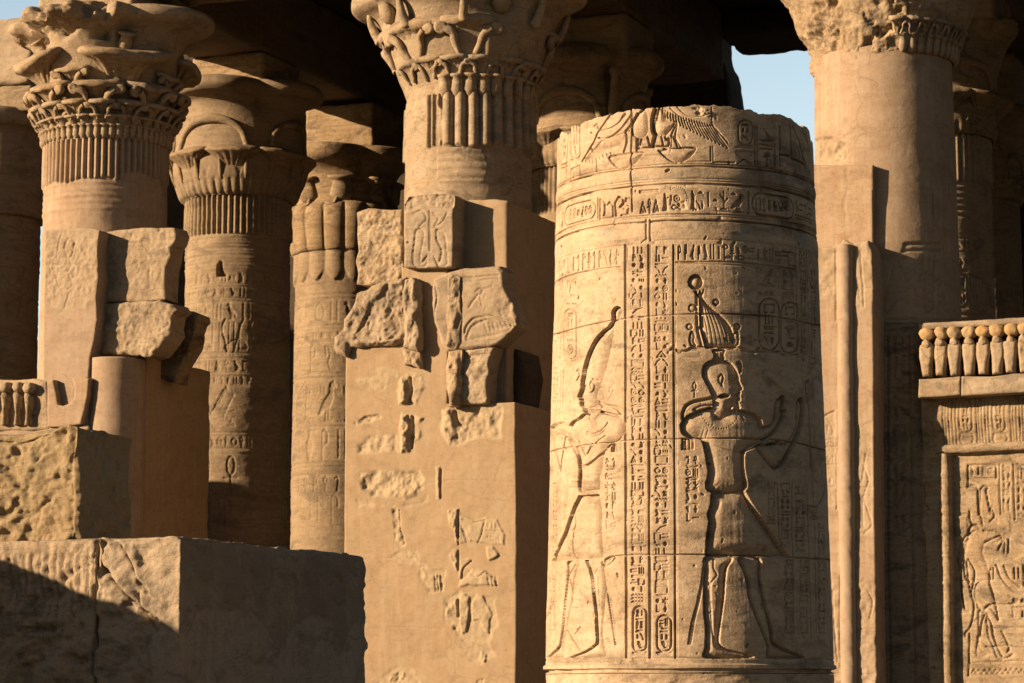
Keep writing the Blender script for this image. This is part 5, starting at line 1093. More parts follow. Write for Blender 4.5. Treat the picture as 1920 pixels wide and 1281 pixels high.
slab('wall_face', [(105,1290),(105,-60),(1340,-60),(1345,100),(1350,116),(1357,124),(1362,140),(1366,165),(1366,200),(1368,260),(1366,1290)], 49.4, 1.0, M['shade_dark'], bw, res=.12, amp=.03, jag=.02, seed=3)
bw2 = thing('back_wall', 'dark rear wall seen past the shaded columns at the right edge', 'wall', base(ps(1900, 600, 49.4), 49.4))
slab('wall_face', [(1790,1290),(1790,-60),(2200,-60),(2200,1290)], 49.4, 1.0, M['shade_dark'], bw2, res=.3, amp=.03, seed=4)
sw = thing('tall_shade_wall', 'tall unseen wall added left of the frame to shade the edge column', 'wall', base(-40, 38))
block('wall_body', -41.8, -38.6, 36.0, 40.0, 0, 14.2, M['sand'], sw, res=.5, amp=.03, seed=33)  # added out of view to keep the edge column in shade
scw = thing('screen_wall', 'low screen wall left of the left facade column, outside the frame', 'wall', base(-26, 37.6))
block('wall_body', -31.5, ps(-8, 760, 37.4), 37.4, 38.3, 0, 6.7, M['sand'], scw, res=.3, amp=.02, seed=34)
ew = thing('hall_side_wall', 'side wall of the inner hall, hidden past the right edge', 'wall', base(sK+7, 44))
block('wall_body', sK+6, sK+7.2, 39.0, 50.4, 0, ZR-.02, M['shade_dark'], ew, res=.5, amp=.02, seed=35)
# ================================================================== left jamb blocks
R_ = lambda L, ox, oy, k: [(ox+x*k, oy+y*k) for x, y in L]
ja = thing('door_jamb', 'ruined door jamb round the left facade column, with two rough stone blocks over a dark plastered side', 'pier', base(ps(230, 1200, 37.0), 37.0))
sJ1 = ps(270, 900, 37.42)
block('plastered_side', sJ1-.6, sJ1, 37.42, 39.6, 0, pz(668, 270, 37.42), M['plaster'], ja, res=.05, amp=.008, edge=.04, seed=41)
o = [(84,432),(120,429),(150,428),(178,429),(186,432),(182,470),(184,520),(180,560),(182,600),(176,640),(168,672),(166,705),(163,740),(165,1030),(79,1030),(80,700)]
r1 = slab_relief(o, 36.68, .013); r1.M[:] = 0
r1.patch([(60,400),(220,400),(220,575),(150,578),(110,590),(60,588)], .0, .01, .006, 12, 3, wob=.02); r1.patch([(60,430),(200,430),(200,575),(60,580)], 0, .3, .012, 18, 8, 0)
r1.line(R_([(380,85),(400,80),(415,110),(405,160),(390,190),(370,170),(360,120),(380,85)], 0, 420, .3356), .014, .016, True); r1.line(R_([(340,60),(325,130),(320,190),(385,190),(385,260),(320,270)], 0, 420, .3356), .012, .014, True)
r1.line(R_([(310,290),(330,350),(370,370),(400,340),(385,280)], 0, 420, .3356), .012, .014, True); r1.line(R_([(385,385),(360,470)], 0, 420, .3356), .012, .02); r1.line(R_([(290,180),(278,240),(285,280)], 0, 420, .3356), .012, .012, True)
r1.line([(80,498),(130,496),(184,500)], .014, .014)
hc = Round(218, 730, t=37.12, prof=[(600,53),(1500,56)])
V, F, att = hc.mesh(0, pz(668, 218, 36.7), .04, 1.5, amp=.006, seed=39); part('half_column', V, F, M['rosy'], ja)
slab('front_strip', o, 36.68, .7, M['rosy'], ja, res=.016, amp=.006, rel=r1, rnd=.02, rndd=.01, seed=42)
def pitted(k, a=.02): return lambda s, z: .5*a*fbm(np.stack([s, z, s*0+k], -1), 18, 3, k+9) + a*fbm(np.stack([s, z, s*0+k], -1), 5, 5, k) - .03*np.clip(fbm(np.stack([s, z, s*0+k], -1), 9, 2, k+3)-.55, 0, 1)
slab('upper_block', [(190,434),(235,430),(280,428),(327,427),(331,440),(325,455),(319,464),(318,485),(312,504),(311,530),(309,563),(250,565),(190,567)], 37.0, .42, M['sand'], ja, res=.018, amp=.016, rnd=.035, rndd=.025, jag=.012, seed=43, hf=pitted(5, .012))
slab('lower_block', [(184,568),(240,566),(300,563),(322,572),(332,582),(320,590),(316,610),(318,628),(302,648),(288,662),(272,668),(262,662),(250,664),(186,667)], 36.93, .5, M['sand'], ja, res=.018, amp=.026, rnd=.045, rndd=.04, jag=.02, seed=44, hf=pitted(9, .02))
slab('cornice_stub', [(300,578),(345,580),(370,588),(371,600),(366,606),(363,640),(352,664),(340,686),(330,720),(312,716),(298,710),(300,655)], 37.9, .38, M['jamb'], ja, res=.02, amp=.026, rnd=.04, rndd=.035, jag=.016, seed=45)
# broken cavetto of the screen wall at the left edge
cv = thing('wall_coping', 'broken row of small stone cobras on a wall top at the left edge', 'coping', base(ps(40, 800, 36.5), 36.5))
slab('coping_stone', [(-60,716),(10,712),(60,709),(86,713),(90,760),(92,806),(-60,812)], 36.6, .9, M['sand'], cv, res=.02, amp=.015, rnd=.03, rndd=.03, jag=.01, seed=47)
for i, x in enumerate((-22, 4, 27, 48)):
    q = [(x-7,742),(x-5,735),(x+2,736),(x+8,742),(x+8,758),(x+3,775),(x+5,796),(x-6,797),(x-3,772)]
    c = slab('cobra', q, 36.46, .2, M['sand'], cv, res=.02, amp=.01, rnd=.07, rndd=.06, seed=50+i)
    slab('cobra_head', [(x-6,718),(x+6,716),(x+10,726),(x+4,736),(x-5,735),(x-9,727)], 36.44, .2, M['sand'], c, res=.02, amp=.012, rnd=.05, rndd=.05, seed=60+i)
slab('curved_end', [(88,714),(100,712),(104,735),(108,759),(118,761),(130,756),(138,748),(139,730),(135,709),(148,706),(160,706),(166,710),(164,740),(158,768),(151,795),(120,800),(88,800)], 36.55, .4, M['rosy'], cv, res=.018, amp=.006, rnd=.02, rndd=.015, seed=48)
slab('wall_core', [(-60,797),(165,797),(165,1300),(-60,1300)], 36.62, .9, M['rosy'], cv, res=.08, amp=.01, seed=49)
# ================================================================== middle pier
TC = 36.5
pc = thing('door_pier', 'tall square pier below the middle column, smooth plaster with patches of old broken carving', 'pier', base(ps(800, 1200, TC), TC))
o = [(645,1400),(645,1050),(648,645),(700,642),(752,640),(753,502),(838,502),(840,640),(838,757),(900,757),(966,754),(968,1000),(968,1400)]
r2 = slab_relief(o, TC, .010)
c7 = lambda l: R_(l, 600, 850, .3364); c5_ = lambda l: R_(l, 600, 420, .3356)
def P_(pts, h=.012, edge=.02, rough=.012, sc=10, seed=0, mask=1.0, wob=.012): r2.patch(pts, h, edge, rough, sc, seed, mask, False, wob)
halo = lambda pts, s=0: r2.patch(pts, -.012, .05, .008, 8, s, .8, False, .04)
P_(c5_([(190,858),(230,862),(320,850),(315,800),(400,798),(440,815),(440,860),(400,850),(370,950),(290,920),(215,895)]), .004, .02, .006, 12, 1)
P_(c5_([(440,860),(470,830),(520,820),(590,850),(595,900),(570,950),(540,1010),(500,1022),(440,1015),(430,940)]), .01, .03, .02, 9, 2); P_(c5_([(450,860),(490,862),(500,1000),(470,1015),(440,1010)]), .06, .04, .04, 10, 3)
r2.line(c5_([(505,862),(512,930),(500,990)]), .03, .06)
P_(c5_([(185,1110),(250,1070),(330,1060),(345,1080),(290,1110),(200,1130)]), -.03, .02, .03, 10, 4); P_(c5_([(445,1045),(520,1060),(545,1070),(590,1080),(560,1120),(570,1200),(530,1230),(530,1281),(445,1281),(440,1160)]), .015, .04, .03, 8, 5)
P_(c5_([(450,1070),(490,1062),(510,1130),(500,1281),(455,1281)]), .06, .05, .05, 8, 6); r2.line(c5_([(515,1080),(522,1150),(510,1250)]), .03, .06)
P_(c5_([(200,1230),(280,1180),(430,1170),(440,1281),(210,1290)]), -.02, .06, .03, 7, 7)
P_(c5_([(665,1060),(700,1020),(780,1030),(830,1010),(1030,1005),(1020,1100),(1020,1200),(980,1215),(900,1200),(830,1215),(770,1250),(720,1240),(670,1180)]), -.01, .06, .03, 7, 8); P_(c5_([(680,1040),(730,1020),(760,1100),(770,1230),(720,1240),(680,1160)]), .05, .06, .04, 8, 9); r2.line(c5_([(752,1050),(768,1110),(800,1130)]), .03, .05, True)
P_(c7([(205,115),(260,95),(400,90),(560,85),(585,140),(580,200),(520,240),(440,275),(400,255),(290,245),(235,205)]), -.03, .07, .035, 7, 10); P_(c7([(455,140),(520,130),(560,180),(540,240),(470,260),(440,220)]), .03, .05, .03, 9, 11)
halo(c7([(180,230),(260,270),(400,290),(560,270),(600,210),(600,280),(480,310),(300,300),(210,290)]), 1)
P_(c7([(645,75),(672,70),(675,255),(650,260)]), .02, .02, .015, 12, 12); r2.line(c7([(676,90),(674,250)]), .012, .03)
P_(c7([(395,290),(430,285),(445,400),(470,470),(480,515),(450,525),(415,500),(410,400)]), -.015, .03, .02, 10, 13); r2.line(c7([(440,320),(448,420),(472,500)]), .012, .03)
P_(c7([(470,530),(540,540),(570,580),(550,605),(490,590)]), -.008, .03, .012, 10, 14); halo(c7([(380,560),(470,530),(620,640),(560,660),(440,600),(390,590)]), 2)
P_(c7([(712,318),(775,308),(785,340),(860,370),(930,355),(990,360),(1000,400),(1030,450),(1030,515),(900,500),(850,490),(770,510),(750,440),(725,400)]), .018, .015, .008, 10, 15)
P_(c7([(715,315),(770,310),(772,500),(755,490),(750,430),(722,400)]), .03, .02, .03, 12, 16); r2.line(c7([(775,320),(772,510)]), .014, .04); r2.line(c7([(790,410),(820,495)]), .012, .02); r2.line(c7([(800,420),(830,490)]), .012, .02); r2.line(c7([(920,370),(900,460),(880,500)]), .012, .02); r2.line(c7([(800,370),(850,390),(915,375)]), .02, .012)
glyph(r2, 'three', 913, 980, 934, 990, .009, .015); glyph(r2, 'dots', 913, 1004, 925, 1010, .009, .015); glyph(r2, 'three', 925, 1006, 938, 1020, .009, .015); r2.line(c7([(930,430),(1025,440)]), .012, .015)
P_(c7([(920,515),(965,515),(1000,560),(1000,575),(940,605),(930,560)]), .03, .02, .012, 10, 17)
P_(c7([(745,530),(770,530),(768,660),(750,640),(715,570)]), .02, .03, .02, 12, 18); r2.line(c7([(772,540),(770,655)]), .012, .03)
P_(c7([(780,590),(845,580),(820,620),(800,650),(790,700),(775,690)]), .01, .02, .01, 10, 19); r2.line(c7([(845,600),(800,640),(790,700)]), .014, .03, True)
P_(c7([(820,680),(850,645),(920,650),(955,680),(990,740),(870,740),(835,735),(765,755),(790,700)]), .03, .02, .012, 10, 20); r2.line(c7([(830,660),(880,690),(920,665)]), .012, .015, True)
for x in (940, 960, 980): r2.line(c7([(x,690),(x+8,742)]), .010, .02)
P_(c7([(560,625),(580,640),(600,680),(680,665),(690,670),(665,775),(640,765),(610,750),(560,690)]), .012, .02, .012, 10, 21)
for x in (640, 655, 672): r2.line(c7([(x,680),(x+4,770)]), .010, .025)
halo(c7([(550,620),(700,650),(700,780),(600,790),(540,700)]), 3)
P_(c7([(695,830),(740,790),(765,830),(765,900),(700,920)]), .02, .03, .03, 10, 22); r2.line(c7([(768,820),(768,910)]), .02, .05)
P_(c7([(775,785),(810,775),(840,800),(835,900),(820,1000),(790,1010),(775,960)]), .035, .03, .015, 10, 23); P_(c7([(850,830),(880,785),(910,795),(955,890),(960,905),(945,920),(940,1005),(920,1000),(885,930),(850,935),(840,880)]), .025, .012, .006, 10, 24)
halo(c7([(780,770),(980,800),(990,960),(950,1050),(970,1130),(920,1180),(830,1170),(800,1080),(690,940),(690,800)]), 4)
P_(c7([(895,1100),(930,1105),(925,1170),(890,1165)]), .01, .02, .02, 12, 25); P_(c7([(735,950),(770,960),(765,1000),(740,985)]), -.02, .02, .01, 12, 26)
P_(c7([(380,1250),(430,1215),(470,1215),(495,1290),(470,1330),(380,1330)]), .0, .04, .035, 9, 27); halo(c7([(310,1281),(350,1220),(430,1170),(520,1200),(560,1281),(520,1400),(320,1400)]), 5); P_(c7([(870,1265),(915,1255),(915,1330),(870,1330)]), -.02, .02, .02, 12, 28)
r2.line(c7([(280,1020),(325,1020)]), .008, .008); r2.line(c7([(1094,0),(1094,10)]), .008, .008)
gp = np.stack(list(np.meshgrid(r2.u0+np.arange(r2.nu)*r2.res, r2.v0+np.arange(r2.nv)*r2.res))+[np.zeros((r2.nv, r2.nu))], -1); r2.B += (.008*fbm(gp, 1.6, 4, 71)).astype(np.float32)
for p in ([(648,842),(700,838),(752,840)], [(800,905),(880,900),(968,906)], [(650,1050),(760,1046),(860,1052)], [(690,1180),(760,1176),(830,1180)]): r2.line(p, .010, .006, True)
slab('plastered_body', o, TC, 2.3, M['plaster'], pc, res=.013, amp=.004, rel=r2, rnd=.02, rndd=.012, seed=71)
slab('rough_upper_block', [(668,398),(690,390),(730,394),(754,392),(756,450),(754,518),(742,530),(700,536),(668,534),(670,512),(666,490),(672,470),(667,440)], 36.5, 1.2, M['sand'], pc, res=.016, amp=.012, rnd=.04, rndd=.03, jag=.010, seed=72, hf=pitted(12, .03))
ocb = [(756,384),(765,368),(790,364),(840,362),(852,366),(850,400),(851,450),(848,500),(800,503),(757,502)]
r3 = slab_relief(ocb, 36.34, .012); k3 = lambda l: R_(l, 600, 420, .3356)
r3.line([(805,395),(805,470)], .014, .035); r3.poly([(778,432),(790,428),(796,440),(790,470),(788,492),(800,478),(798,500),(776,500),(772,480),(775,455)], .035, .05, .3); r3.poly([(818,430),(834,440),(838,470),(838,495),(822,500),(812,480),(822,490),(826,470),(818,450)], .035, .05, .3)
r3.line([(775,400),(790,395),(800,410),(785,425)], .014, .02, True); r3.line([(812,400),(822,410),(815,425),(828,418),(838,400)], .014, .02, True); r3.disk(764, 455, 2, .05, None)
r3.patch([(750,360),(860,355),(860,390),(830,392),(790,388),(760,400),(750,400)], -.05, .05, .03, 9, 4, 0)
slab('carved_block', ocb, 36.34, .55, M['sand'], pc, res=.014, amp=.008, rel=r3, rnd=.03, rndd=.03, jag=.006, seed=73)
slab('upper_pier', [(858,382),(880,376),(925,372),(950,377),(952,500),(953,765),(858,765)], 36.78, 2.0, M['plaster'], pc, res=.03, amp=.01, rnd=.03, rndd=.02, jag=.004, seed=74)
oL = [(722,524),(757,514),(757,640),(735,652),(690,650),(655,646),(648,668),(630,662),(623,645),(626,630),(642,615),(640,600),(655,578),(662,548),(690,540),(705,532)]
r4 = slab_relief(oL, 36.36, .014)
r4.patch([(722,530),(757,528),(757,640),(690,640),(660,640),(690,570),(715,548)], -.05, .03, .008, 8, 2, 0); r4.line(k3([(430,380),(430,440)]), .014, .02); r4.line(k3([(440,360),(445,660)]), .014, .025); r4.line(k3([(345,385),(390,480)]), .012, .015); r4.line(k3([(245,520),(240,560),(190,620)]), .014, .03, True); r4.patch(k3([(330,580),(400,560),(410,640),(340,650)]), .02, .03, .01, 8, 3, 0)
slab('broken_left_block', oL, 36.36, .7, M['sand'], pc, res=.016, amp=.03, rel=r4, rnd=.10, rndd=.10, jag=.014, seed=75, hf=pitted(15, .03))
oR = [(838,512),(860,503),(900,500),(936,498),(944,508),(945,530),(950,550),(962,572),(970,596),(968,612),(950,632),(934,646),(918,652),(880,654),(838,660),(826,645),(812,605),(808,540),(812,522),(825,516)]
r5 = slab_relief(oR, 36.36, .012)
r5.line(k3([(780,300),(1000,290)]), .014, .03); r5.line(k3([(780,322),(1000,312)]), .012, .015); r5.line(k3([(790,310),(790,660)]), .014, .02)
r5.line(k3([(870,380),(890,360),(905,375),(895,400),(880,395)]), .012, .02, True); r5.line(k3([(905,370),(960,355)]), .014, .02); r5.line(k3([(880,400),(830,470)]), .018, .02); r5.line(k3([(895,400),(900,460)]), .012, .015)
r5.line(k3([(810,610),(820,570),(860,530),(940,515),(1000,530),(1080,560)]), .016, .035, True); r5.poly(k3([(860,560),(930,530),(1000,560),(1070,570),(1050,600),(990,620),(900,640),(820,650),(830,600)]), .03, .08, .2)
for k in range(8): r5.line(k3([(920+k*22,560-k*3),(935+k*22,600-k*4)]), .010, .015)
r5.line(k3([(640,330),(655,420),(640,520),(650,600)]), .014, .02, True); r5.line(k3([(625,340),(625,500)]), .012, .015, True); r5.patch(k3([(980,430),(1060,410),(1100,560),(1000,520)]), -.01, .03, .02, 12, 5, 0)
slab('carved_right_block', oR, 36.36, .42, M['sand'], pc, res=.014, amp=.016, rel=r5, rnd=.05, rndd=.05, jag=.010, seed=76)
slab('lower_right_block', [(860,655),(926,652),(918,680),(914,700),(914,757),(860,760)], 36.40, .5, M['sand'], pc, res=.016, amp=.014, rnd=.03, rndd=.03, jag=.01, seed=77, hf=lambda s, z: .035*fbm(np.stack([s, z, s*0], -1), 6, 4, 8)-.03*np.exp(-((z-pz(668, 880, 36.4))/.012)**2))
slab('dark_side_block', [(900,655),(950,650),(974,655),(982,700),(976,757),(900,758)], 37.0, .8, M['shade_dark'], pc, res=.03, amp=.02, rnd=.05, rndd=.04, jag=.012, seed=78)  # dark colour takes the place of shade on the receding side
def torus_bit(name, pts, mat, parent, t=36.26, seed=0, a=.04): return slab(name, pts, t, .2, mat, parent, res=.013, amp=.018, nsc=5, rnd=.10, rndd=.08, jag=.012, seed=seed, hf=lambda s, z: a*fbm(np.stack([s*1.5, z, s*0+seed], -1), 5, 4, seed)-.05*np.clip(fbm(np.stack([s*2, z*.7, s*0+seed], -1), 3, 3, seed+2)-.1, 0, 1))
torus_bit('torus_fragment', [(753,524),(770,518),(783,528),(783,600),(785,655),(780,660),(752,650)], M['sand'], pc, seed=81)
torus_bit('torus_fragment', [(752,655),(784,660),(785,690),(768,684),(752,684)], M['sand'], pc, seed=82, t=36.32)
torus_bit('torus_fragment', [(834,520),(846,514),(859,520),(861,600),(858,640),(848,654),(834,648)], M['sand'], pc, seed=83)
torus_bit('torus_fragment', [(836,658),(862,656),(861,720),(858,760),(838,762),(834,720)], M['sand'], pc, seed=84)
# ================================================================== right gate pier
gpz = thing('gate_pier', 'sunlit pier with a vertical half round moulding, right behind the carved front column', 'pier', base(ps(1600, 1200, 36.0), 36.0))
slab('plastered_upper_block', [(1480,308),(1560,310),(1637,309),(1636,380),(1637,470),(1480,470)], 36.84, .7, M['rosy'], gpz, res=.025, amp=.004, rnd=.015, rndd=.01, seed=91, hf=lambda s, z: -.012*np.exp(-((s-ps(1588, 380, 36.84)-.03*np.sin(z*5)-.015*np.sin(z*13))/.01)**2))
o = [(1480,466),(1560,463),(1575,458),(1582,448),(1590,452),(1600,458),(1612,452),(1628,450),(1634,470),(1637,520),(1638,640),(1639,800),(1641,1000),(1645,1400),(1480,1400)]
r6 = slab_relief(o, 36.38, .012)
r6.patch([(1480,440),(1640,440),(1640,540),(1634,590),(1600,575),(1560,590),(1545,560),(1480,560)], .0, .012, .010, 9, 1, .8, wob=.02); r6.patch([(1480,788),(1566,770),(1568,948),(1480,955)], -.01, .012, .006, 12, 2, .8, wob=.01); r6.patch([(1602,798),(1636,790),(1636,1000),(1606,1004)], -.006, .012, .006, 12, 3, .8, wob=.01)
r6.patch([(1480,1080),(1660,1090),(1660,1400),(1480,1400)], -.004, .02, .012, 9, 5, .6, wob=.05)
for p in ([(1567,470),(1568,600)], [(1602,470),(1603,560)], [(1545,780),(1566,770)], [(1568,850),(1569,955)], [(1548,838),(1568,838)], [(1548,872),(1570,872)], [(1555,1050),(1570,1240)], [(1575,1080),(1574,1250)]): r6.line(p, .012, .02)
row(r6, 'reed bird', 1546, 798, 1566, 815, .009, .012); row(r6, 'hand two', 1546, 820, 1566, 836, .009, .012); row(r6, 'mouth stroke', 1550, 853, 1566, 868, .009, .012); row(r6, 'stroke', 1552, 895, 1562, 908, .01, .012)
r6.line([(1613,470),(1618,540),(1620,575)], .014, .014, True); r6.line([(1608,520),(1612,560)], .012, .012)
for q in ([(1618,870),(1628,900),(1620,930),(1628,960),(1634,985),(1620,1000)], [(1608,820),(1606,900),(1612,990)], [(1624,850),(1617,900)], [(1617,930),(1618,990)], [(1628,1110),(1636,1130),(1630,1160)]): r6.line(q, .011, .016, True)
for y in (541, 915, 1180, 1265): r6.line([(1480,y-4),(1640,y)], .010, .012)
slab('pier_body', o, 36.38, 1.3, M['rosy'], gpz, res=.013, amp=.005, rel=r6, rnd=.025, rndd=.02, seed=92)
def tor(name, pts, t, hw, mat, parent, seed=0, rings=(), n=14, res=.03, spiral=False):
    """half-round moulding following photo points on the plane t"""
    q = np.array(pts, float); s_, z_ = fp(q[:, 0], q[:, 1], t); L = np.hypot(np.diff(s_), np.diff(z_)); L = np.r_[0, np.cumsum(L)]; N = max(4, int(L[-1]/res))
    l = np.linspace(0, L[-1], N); s2, z2 = np.interp(l, L, s_), np.interp(l, L, z_); ds, dz = np.gradient(s2), np.gradient(z2); m = np.hypot(ds, dz); ns, nz = dz/m, -ds/m
    a = np.linspace(-math.pi/2*1.05, math.pi/2*1.05, n); V = []
    r = np.full(N, hw); 
    for zr in rings: r = r - .012*np.exp(-((z2-pz(zr, q[0, 0], t))/.012)**2) + .010*np.exp(-((z2-pz(zr, q[0, 0], t)-.05)/.02)**2)
    r = r*(1+.05*fbm(np.stack([l, l*0, l*0+seed], -1), 3, 4, seed))
    A_, R__ = np.meshgrid(a, r); off = R__
    if spiral: off = off - .010*np.exp(-((((l[:, None]*2.2+A_*.5) % .5)-.25)/.02)**2)
    S = s2[:, None]+ns[:, None]*off*np.sin(A_); Z = z2[:, None]+nz[:, None]*off*np.sin(A_); Tt = t-off*np.cos(A_)*.95
    V = fw(S, Tt, Z).reshape(-1, 3); V = V + .005*vfbm(V, 5, 4, seed); return part(name, V, gridF(N, n), mat, parent)
tor('torus_moulding', [(1585,460),(1586,700),(1589,1000),(1594,1400)], 36.38, .116, M['rosy'], gpz, 3, rings=(905, 912, 920), spiral=True)
# ================================================================== right screen wall
TWL = 37.15
scn = thing('screen_wall', 'screen wall at the right edge topped by a row of stone cobras with orange sun disks', 'wall', base(ps(1800, 1200, TWL), TWL))
o = [(1728,735),(1728,1400),(2050,1400),(2050,720)]
r7 = slab_relief(o, TWL, .012)
yl = lambda y, x: y - (x-1722)*.052*(1300-y)/560.     # level lines climb to the right as the wall comes nearer
pxl = lambda pts: [(x, yl(y, x)) for x, y in pts]
g7 = lambda l: [(1720+x*.2108, 590+y*.2108) for x, y in l]
for x in (1771,1776,1782,1788,1794,1833,1838,1844,1850,1856,1897,1902,1908,1914,1920,1926): r7.line([(x,750),(x,835)], .010, .022)
for x0, w_ in ((1800, 26), (1863, 25), (1935, 25)):
    cartouche(r7, x0+1, x0+w_-1, 750, 812, .012, .02, ['reed bird', 'two', 'water', 'disk man', 'two']); r7.line([(x0+2,816),(x0,822),(x0+4,834)], .012, .02); r7.line([(x0+24,816),(x0+26,822),(x0+22,834)], .012, .02)
for q in ([(1735,770),(1745,790),(1752,800),(1750,830)], [(1742,765),(1765,762)], [(1738,800),(1740,830)], [(1745,800),(1746,830)]): r7.line(q, .012, .018, True)
r7.B += (-.10*np.clip((r7.v0+np.arange(r7.nv)*r7.res-pz(835, 1760, TWL))/.35, 0, 1)**1.5*-1)[:, None].astype(np.float32)*((r7.v0+np.arange(r7.nv)*r7.res) > pz(836, 1760, TWL))[:, None]
r7.patch([(1782,852),(2050,838),(2050,1420),(1790,1420)], -.07, .012, .0, 5, 1, 0)
c15 = lambda l: R_(l, 1500, 850, .3365)
r7.patch(c15([(858,345),(928,342),(930,455),(858,460)]), .012, .01, .002, 8, 2, 1); r7.patch(c15([(1095,340),(1167,338),(1165,445),(1100,440)]), .012, .01, .002, 8, 3, 1); r7.patch(c15([(990,590),(1100,620),(1250,560),(1300,540),(1300,590),(1130,625),(1000,628)]), .010, .02, .004, 8, 4, 1)
for q in ([(930,70),(930,190)], [(930,65),(1090,65),(1090,140),(930,140)], [(1105,60),(1112,340)], [(1183,60),(1192,370)], [(1000,200),(1000,340)], [(1240,620),(1240,740)], [(940,1000),(935,1240)], [(940,1165),(1260,1160)], [(1030,1080),(1150,1075)]): r7.line(c15(q), .014, .03)
for q in ([(1005,195),(1025,180),(1045,195),(1035,210),(1055,330)], [(925,190),(950,180),(985,195),(990,340)], [(970,430),(920,460),(880,520),(868,590),(885,640),(890,740),(905,850),(940,880)], [(930,590),(965,660),(950,780),(965,850),(945,960),(915,1000),(915,1020)], [(1055,640),(1050,720),(1080,820),(1100,930)], [(1085,620),(1120,700),(1180,760),(1240,785)], [(1130,630),(1160,690),(1220,740)], [(1025,860),(1060,840),(1140,840),(1200,830),(1205,810)], [(1000,1020),(1005,940),(1030,895),(1060,950),(1075,1030),(1120,1130)], [(1015,430),(1090,440),(1120,480),(1100,540)], [(1120,990),(1160,1080),(1150,1110)], [(920,600),(930,700),(950,800)], [(1110,455),(1030,495)], [(940,320),(945,380),(980,400)], [(1000,340),(1010,400)], [(1060,300),(1075,350),(1050,380)]): r7.line(c15(q), .014, .034, True)
for q, d_ in (([(940,405),(985,392),(1005,425),(1090,445),(1115,465),(1100,500),(1035,500),(1020,560),(1045,640),(1050,720),(985,715),(925,715),(900,640),(905,560),(925,480)], .035), ([(985,715),(1050,720),(1078,820),(1100,930),(1050,860),(1020,880),(985,860),(960,780)], .03), ([(1030,895),(1062,950),(1078,1030),(1125,1135),(1180,1120),(1175,1135),(1100,1150),(1060,1060),(1035,990)], .03), ([(985,880),(1022,895),(1005,960),(1000,1080),(1050,1120),(975,1130),(985,1010)], .03), ([(870,590),(885,520),(925,480),(905,560),(885,640),(895,740),(915,850),(900,845),(880,700)], .03)): r7.poly(c15(q), d_, .07, .25)
for x in (1070, 1190, 1213): r7.line(c15([(x,640),(x,695)]), .018, .03)
for x in (1132, 1155): r7.line(c15([(x,480),(x,555)]), .018, .03)
row(r7, 'bird stroke two hand', 1816, 873, 1862, 892, .011, .022)
column_text(r7, rand_rows(3, 8), 1877, 1895, 872, 962, .011, .022); column_text(r7, rand_rows(4, 8), 1904, 1925, 868, 970, .011, .022); column_text(r7, rand_rows(6, 3), 1892, 1925, 1118, 1160, .012, .022)
for k in range(11): r7.line([(1820+k*10,1262),(1825+k*10,1255),(1830+k*10,1262)], .011, .02)
r7.line([(1816,1266),(1930,1263)], .012, .02); r7.line([(1816,1244),(1930,1240)], .012, .02)
gp = np.stack(list(np.meshgrid(r7.u0+np.arange(r7.nu)*r7.res, r7.v0+np.arange(r7.nv)*r7.res))+[np.zeros((r7.nv, r7.nu))], -1); r7.B += (.010*fbm(gp, 3, 4, 72)).astype(np.float32)
for y in (917, 1090, 1178): r7.line(pxl([(1728,y),(1790,y),(2000,y)]), .009, .012)
slab('carved_panel', o, TWL, .9, M['sand'], scn, res=.013, amp=.006, rel=r7, rnd=.02, rndd=.02, seed=95)
tor('torus_moulding', [(1771,852),(1774,1000),(1779,1400)], TWL, .085, M['sand'], scn, 5, rings=(898, 965, 998, 1010, 1050, 1100), spiral=True)
tor('torus_moulding', [(1757,843),(1840,839.5),(1930,835.5),(2050,830)], TWL-.01, .065, M['sand'], scn, 6, spiral=True)
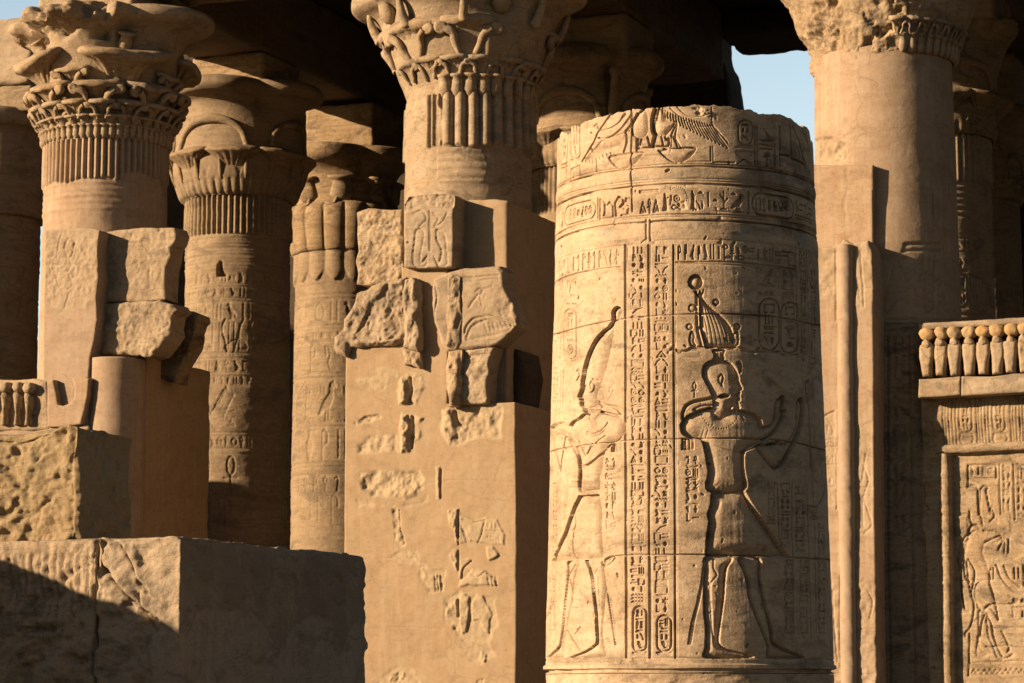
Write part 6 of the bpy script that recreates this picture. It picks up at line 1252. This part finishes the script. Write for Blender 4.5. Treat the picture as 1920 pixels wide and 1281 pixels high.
slab('cornice', [(1722,711),(1800,706.5),(1801,741),(1722,746)], TWL-.42, .9, M['sand'], scn, res=.025, amp=.008, rnd=.02, rndd=.015, seed=96, hf=lambda s, z: -.03*np.clip((z-pz(717, 1740, TWL-.42))/.02, 0, 1))
slab('cornice', [(1802.5,706.5),(1870,703.5),(2050,695),(2050,729),(1802.5,741)], TWL-.42, .9, M['sand'], scn, res=.025, amp=.012, rnd=.02, rndd=.015, seed=97, hf=lambda s, z: .02*fbm(np.stack([s, z*2, s*0], -1), 5, 4, 7)-.02*np.clip((z-pz(720, 1840, TWL-.42))/.02, 0, 1))
slab('cobra_backing', [(1727,612),(1800,607),(1920,601),(2050,595),(2050,694),(1800,704),(1727,708)], TWL-.08, .4, M['red'], scn, res=.05, amp=.01, seed=98)
slab('coping', [(1722,607),(1800,602),(1920,596),(2050,590),(2050,603),(1920,609),(1800,614),(1722,619)], TWL-.26, .5, M['sand'], scn, res=.03, amp=.012, jag=.004, seed=99)
for i in range(10):
    x = 1735.5+26.1*i+(1.5 if i > 2 else 0); k = (x-1735.5)*-.047; sc = 1+i*.004; tt = TWL-.34
    f = lambda l: [(x+a*sc*1.02, b+k*(1300-b)/640.) for a, b in l]
    s0, z0 = fp(x, 672+k, tt)
    cb = slab('cobra', f([(-12.5,654),(-11,647),(0,645),(11,647),(12.8,654),(12.6,668),(9.5,686),(8,705),(-7,706),(-9,688),(-12,670)]), tt, .26, M['sand'], scn, res=.014, amp=.012, rnd=.045, rndd=.04, jag=.006, seed=100+i, hf=(lambda s, z: -.03*np.clip(fbm(np.stack([s, z, s*0], -1), 6, 3, 5)-.0, 0, 1)) if i in (6, 7) else None)
    slab('cobra_head', f([(-7,640),(0,631),(7,640),(9,648),(0,652),(-9,648)]), tt-.02, .2, M['sand'], cb, res=.014, amp=.016, nsc=7, rnd=.04, rndd=.04, jag=.01, seed=120+i)
    slab('sun_disk', f([(13.4*math.cos(a), 625+11.8*math.sin(a)) for a in np.linspace(0, 2*math.pi, 18, endpoint=False)]), tt-.03, .24, M['ochre'], cb, res=.014, amp=.016, nsc=6, rnd=.07, rndd=.05, jag=.008, seed=140+i)
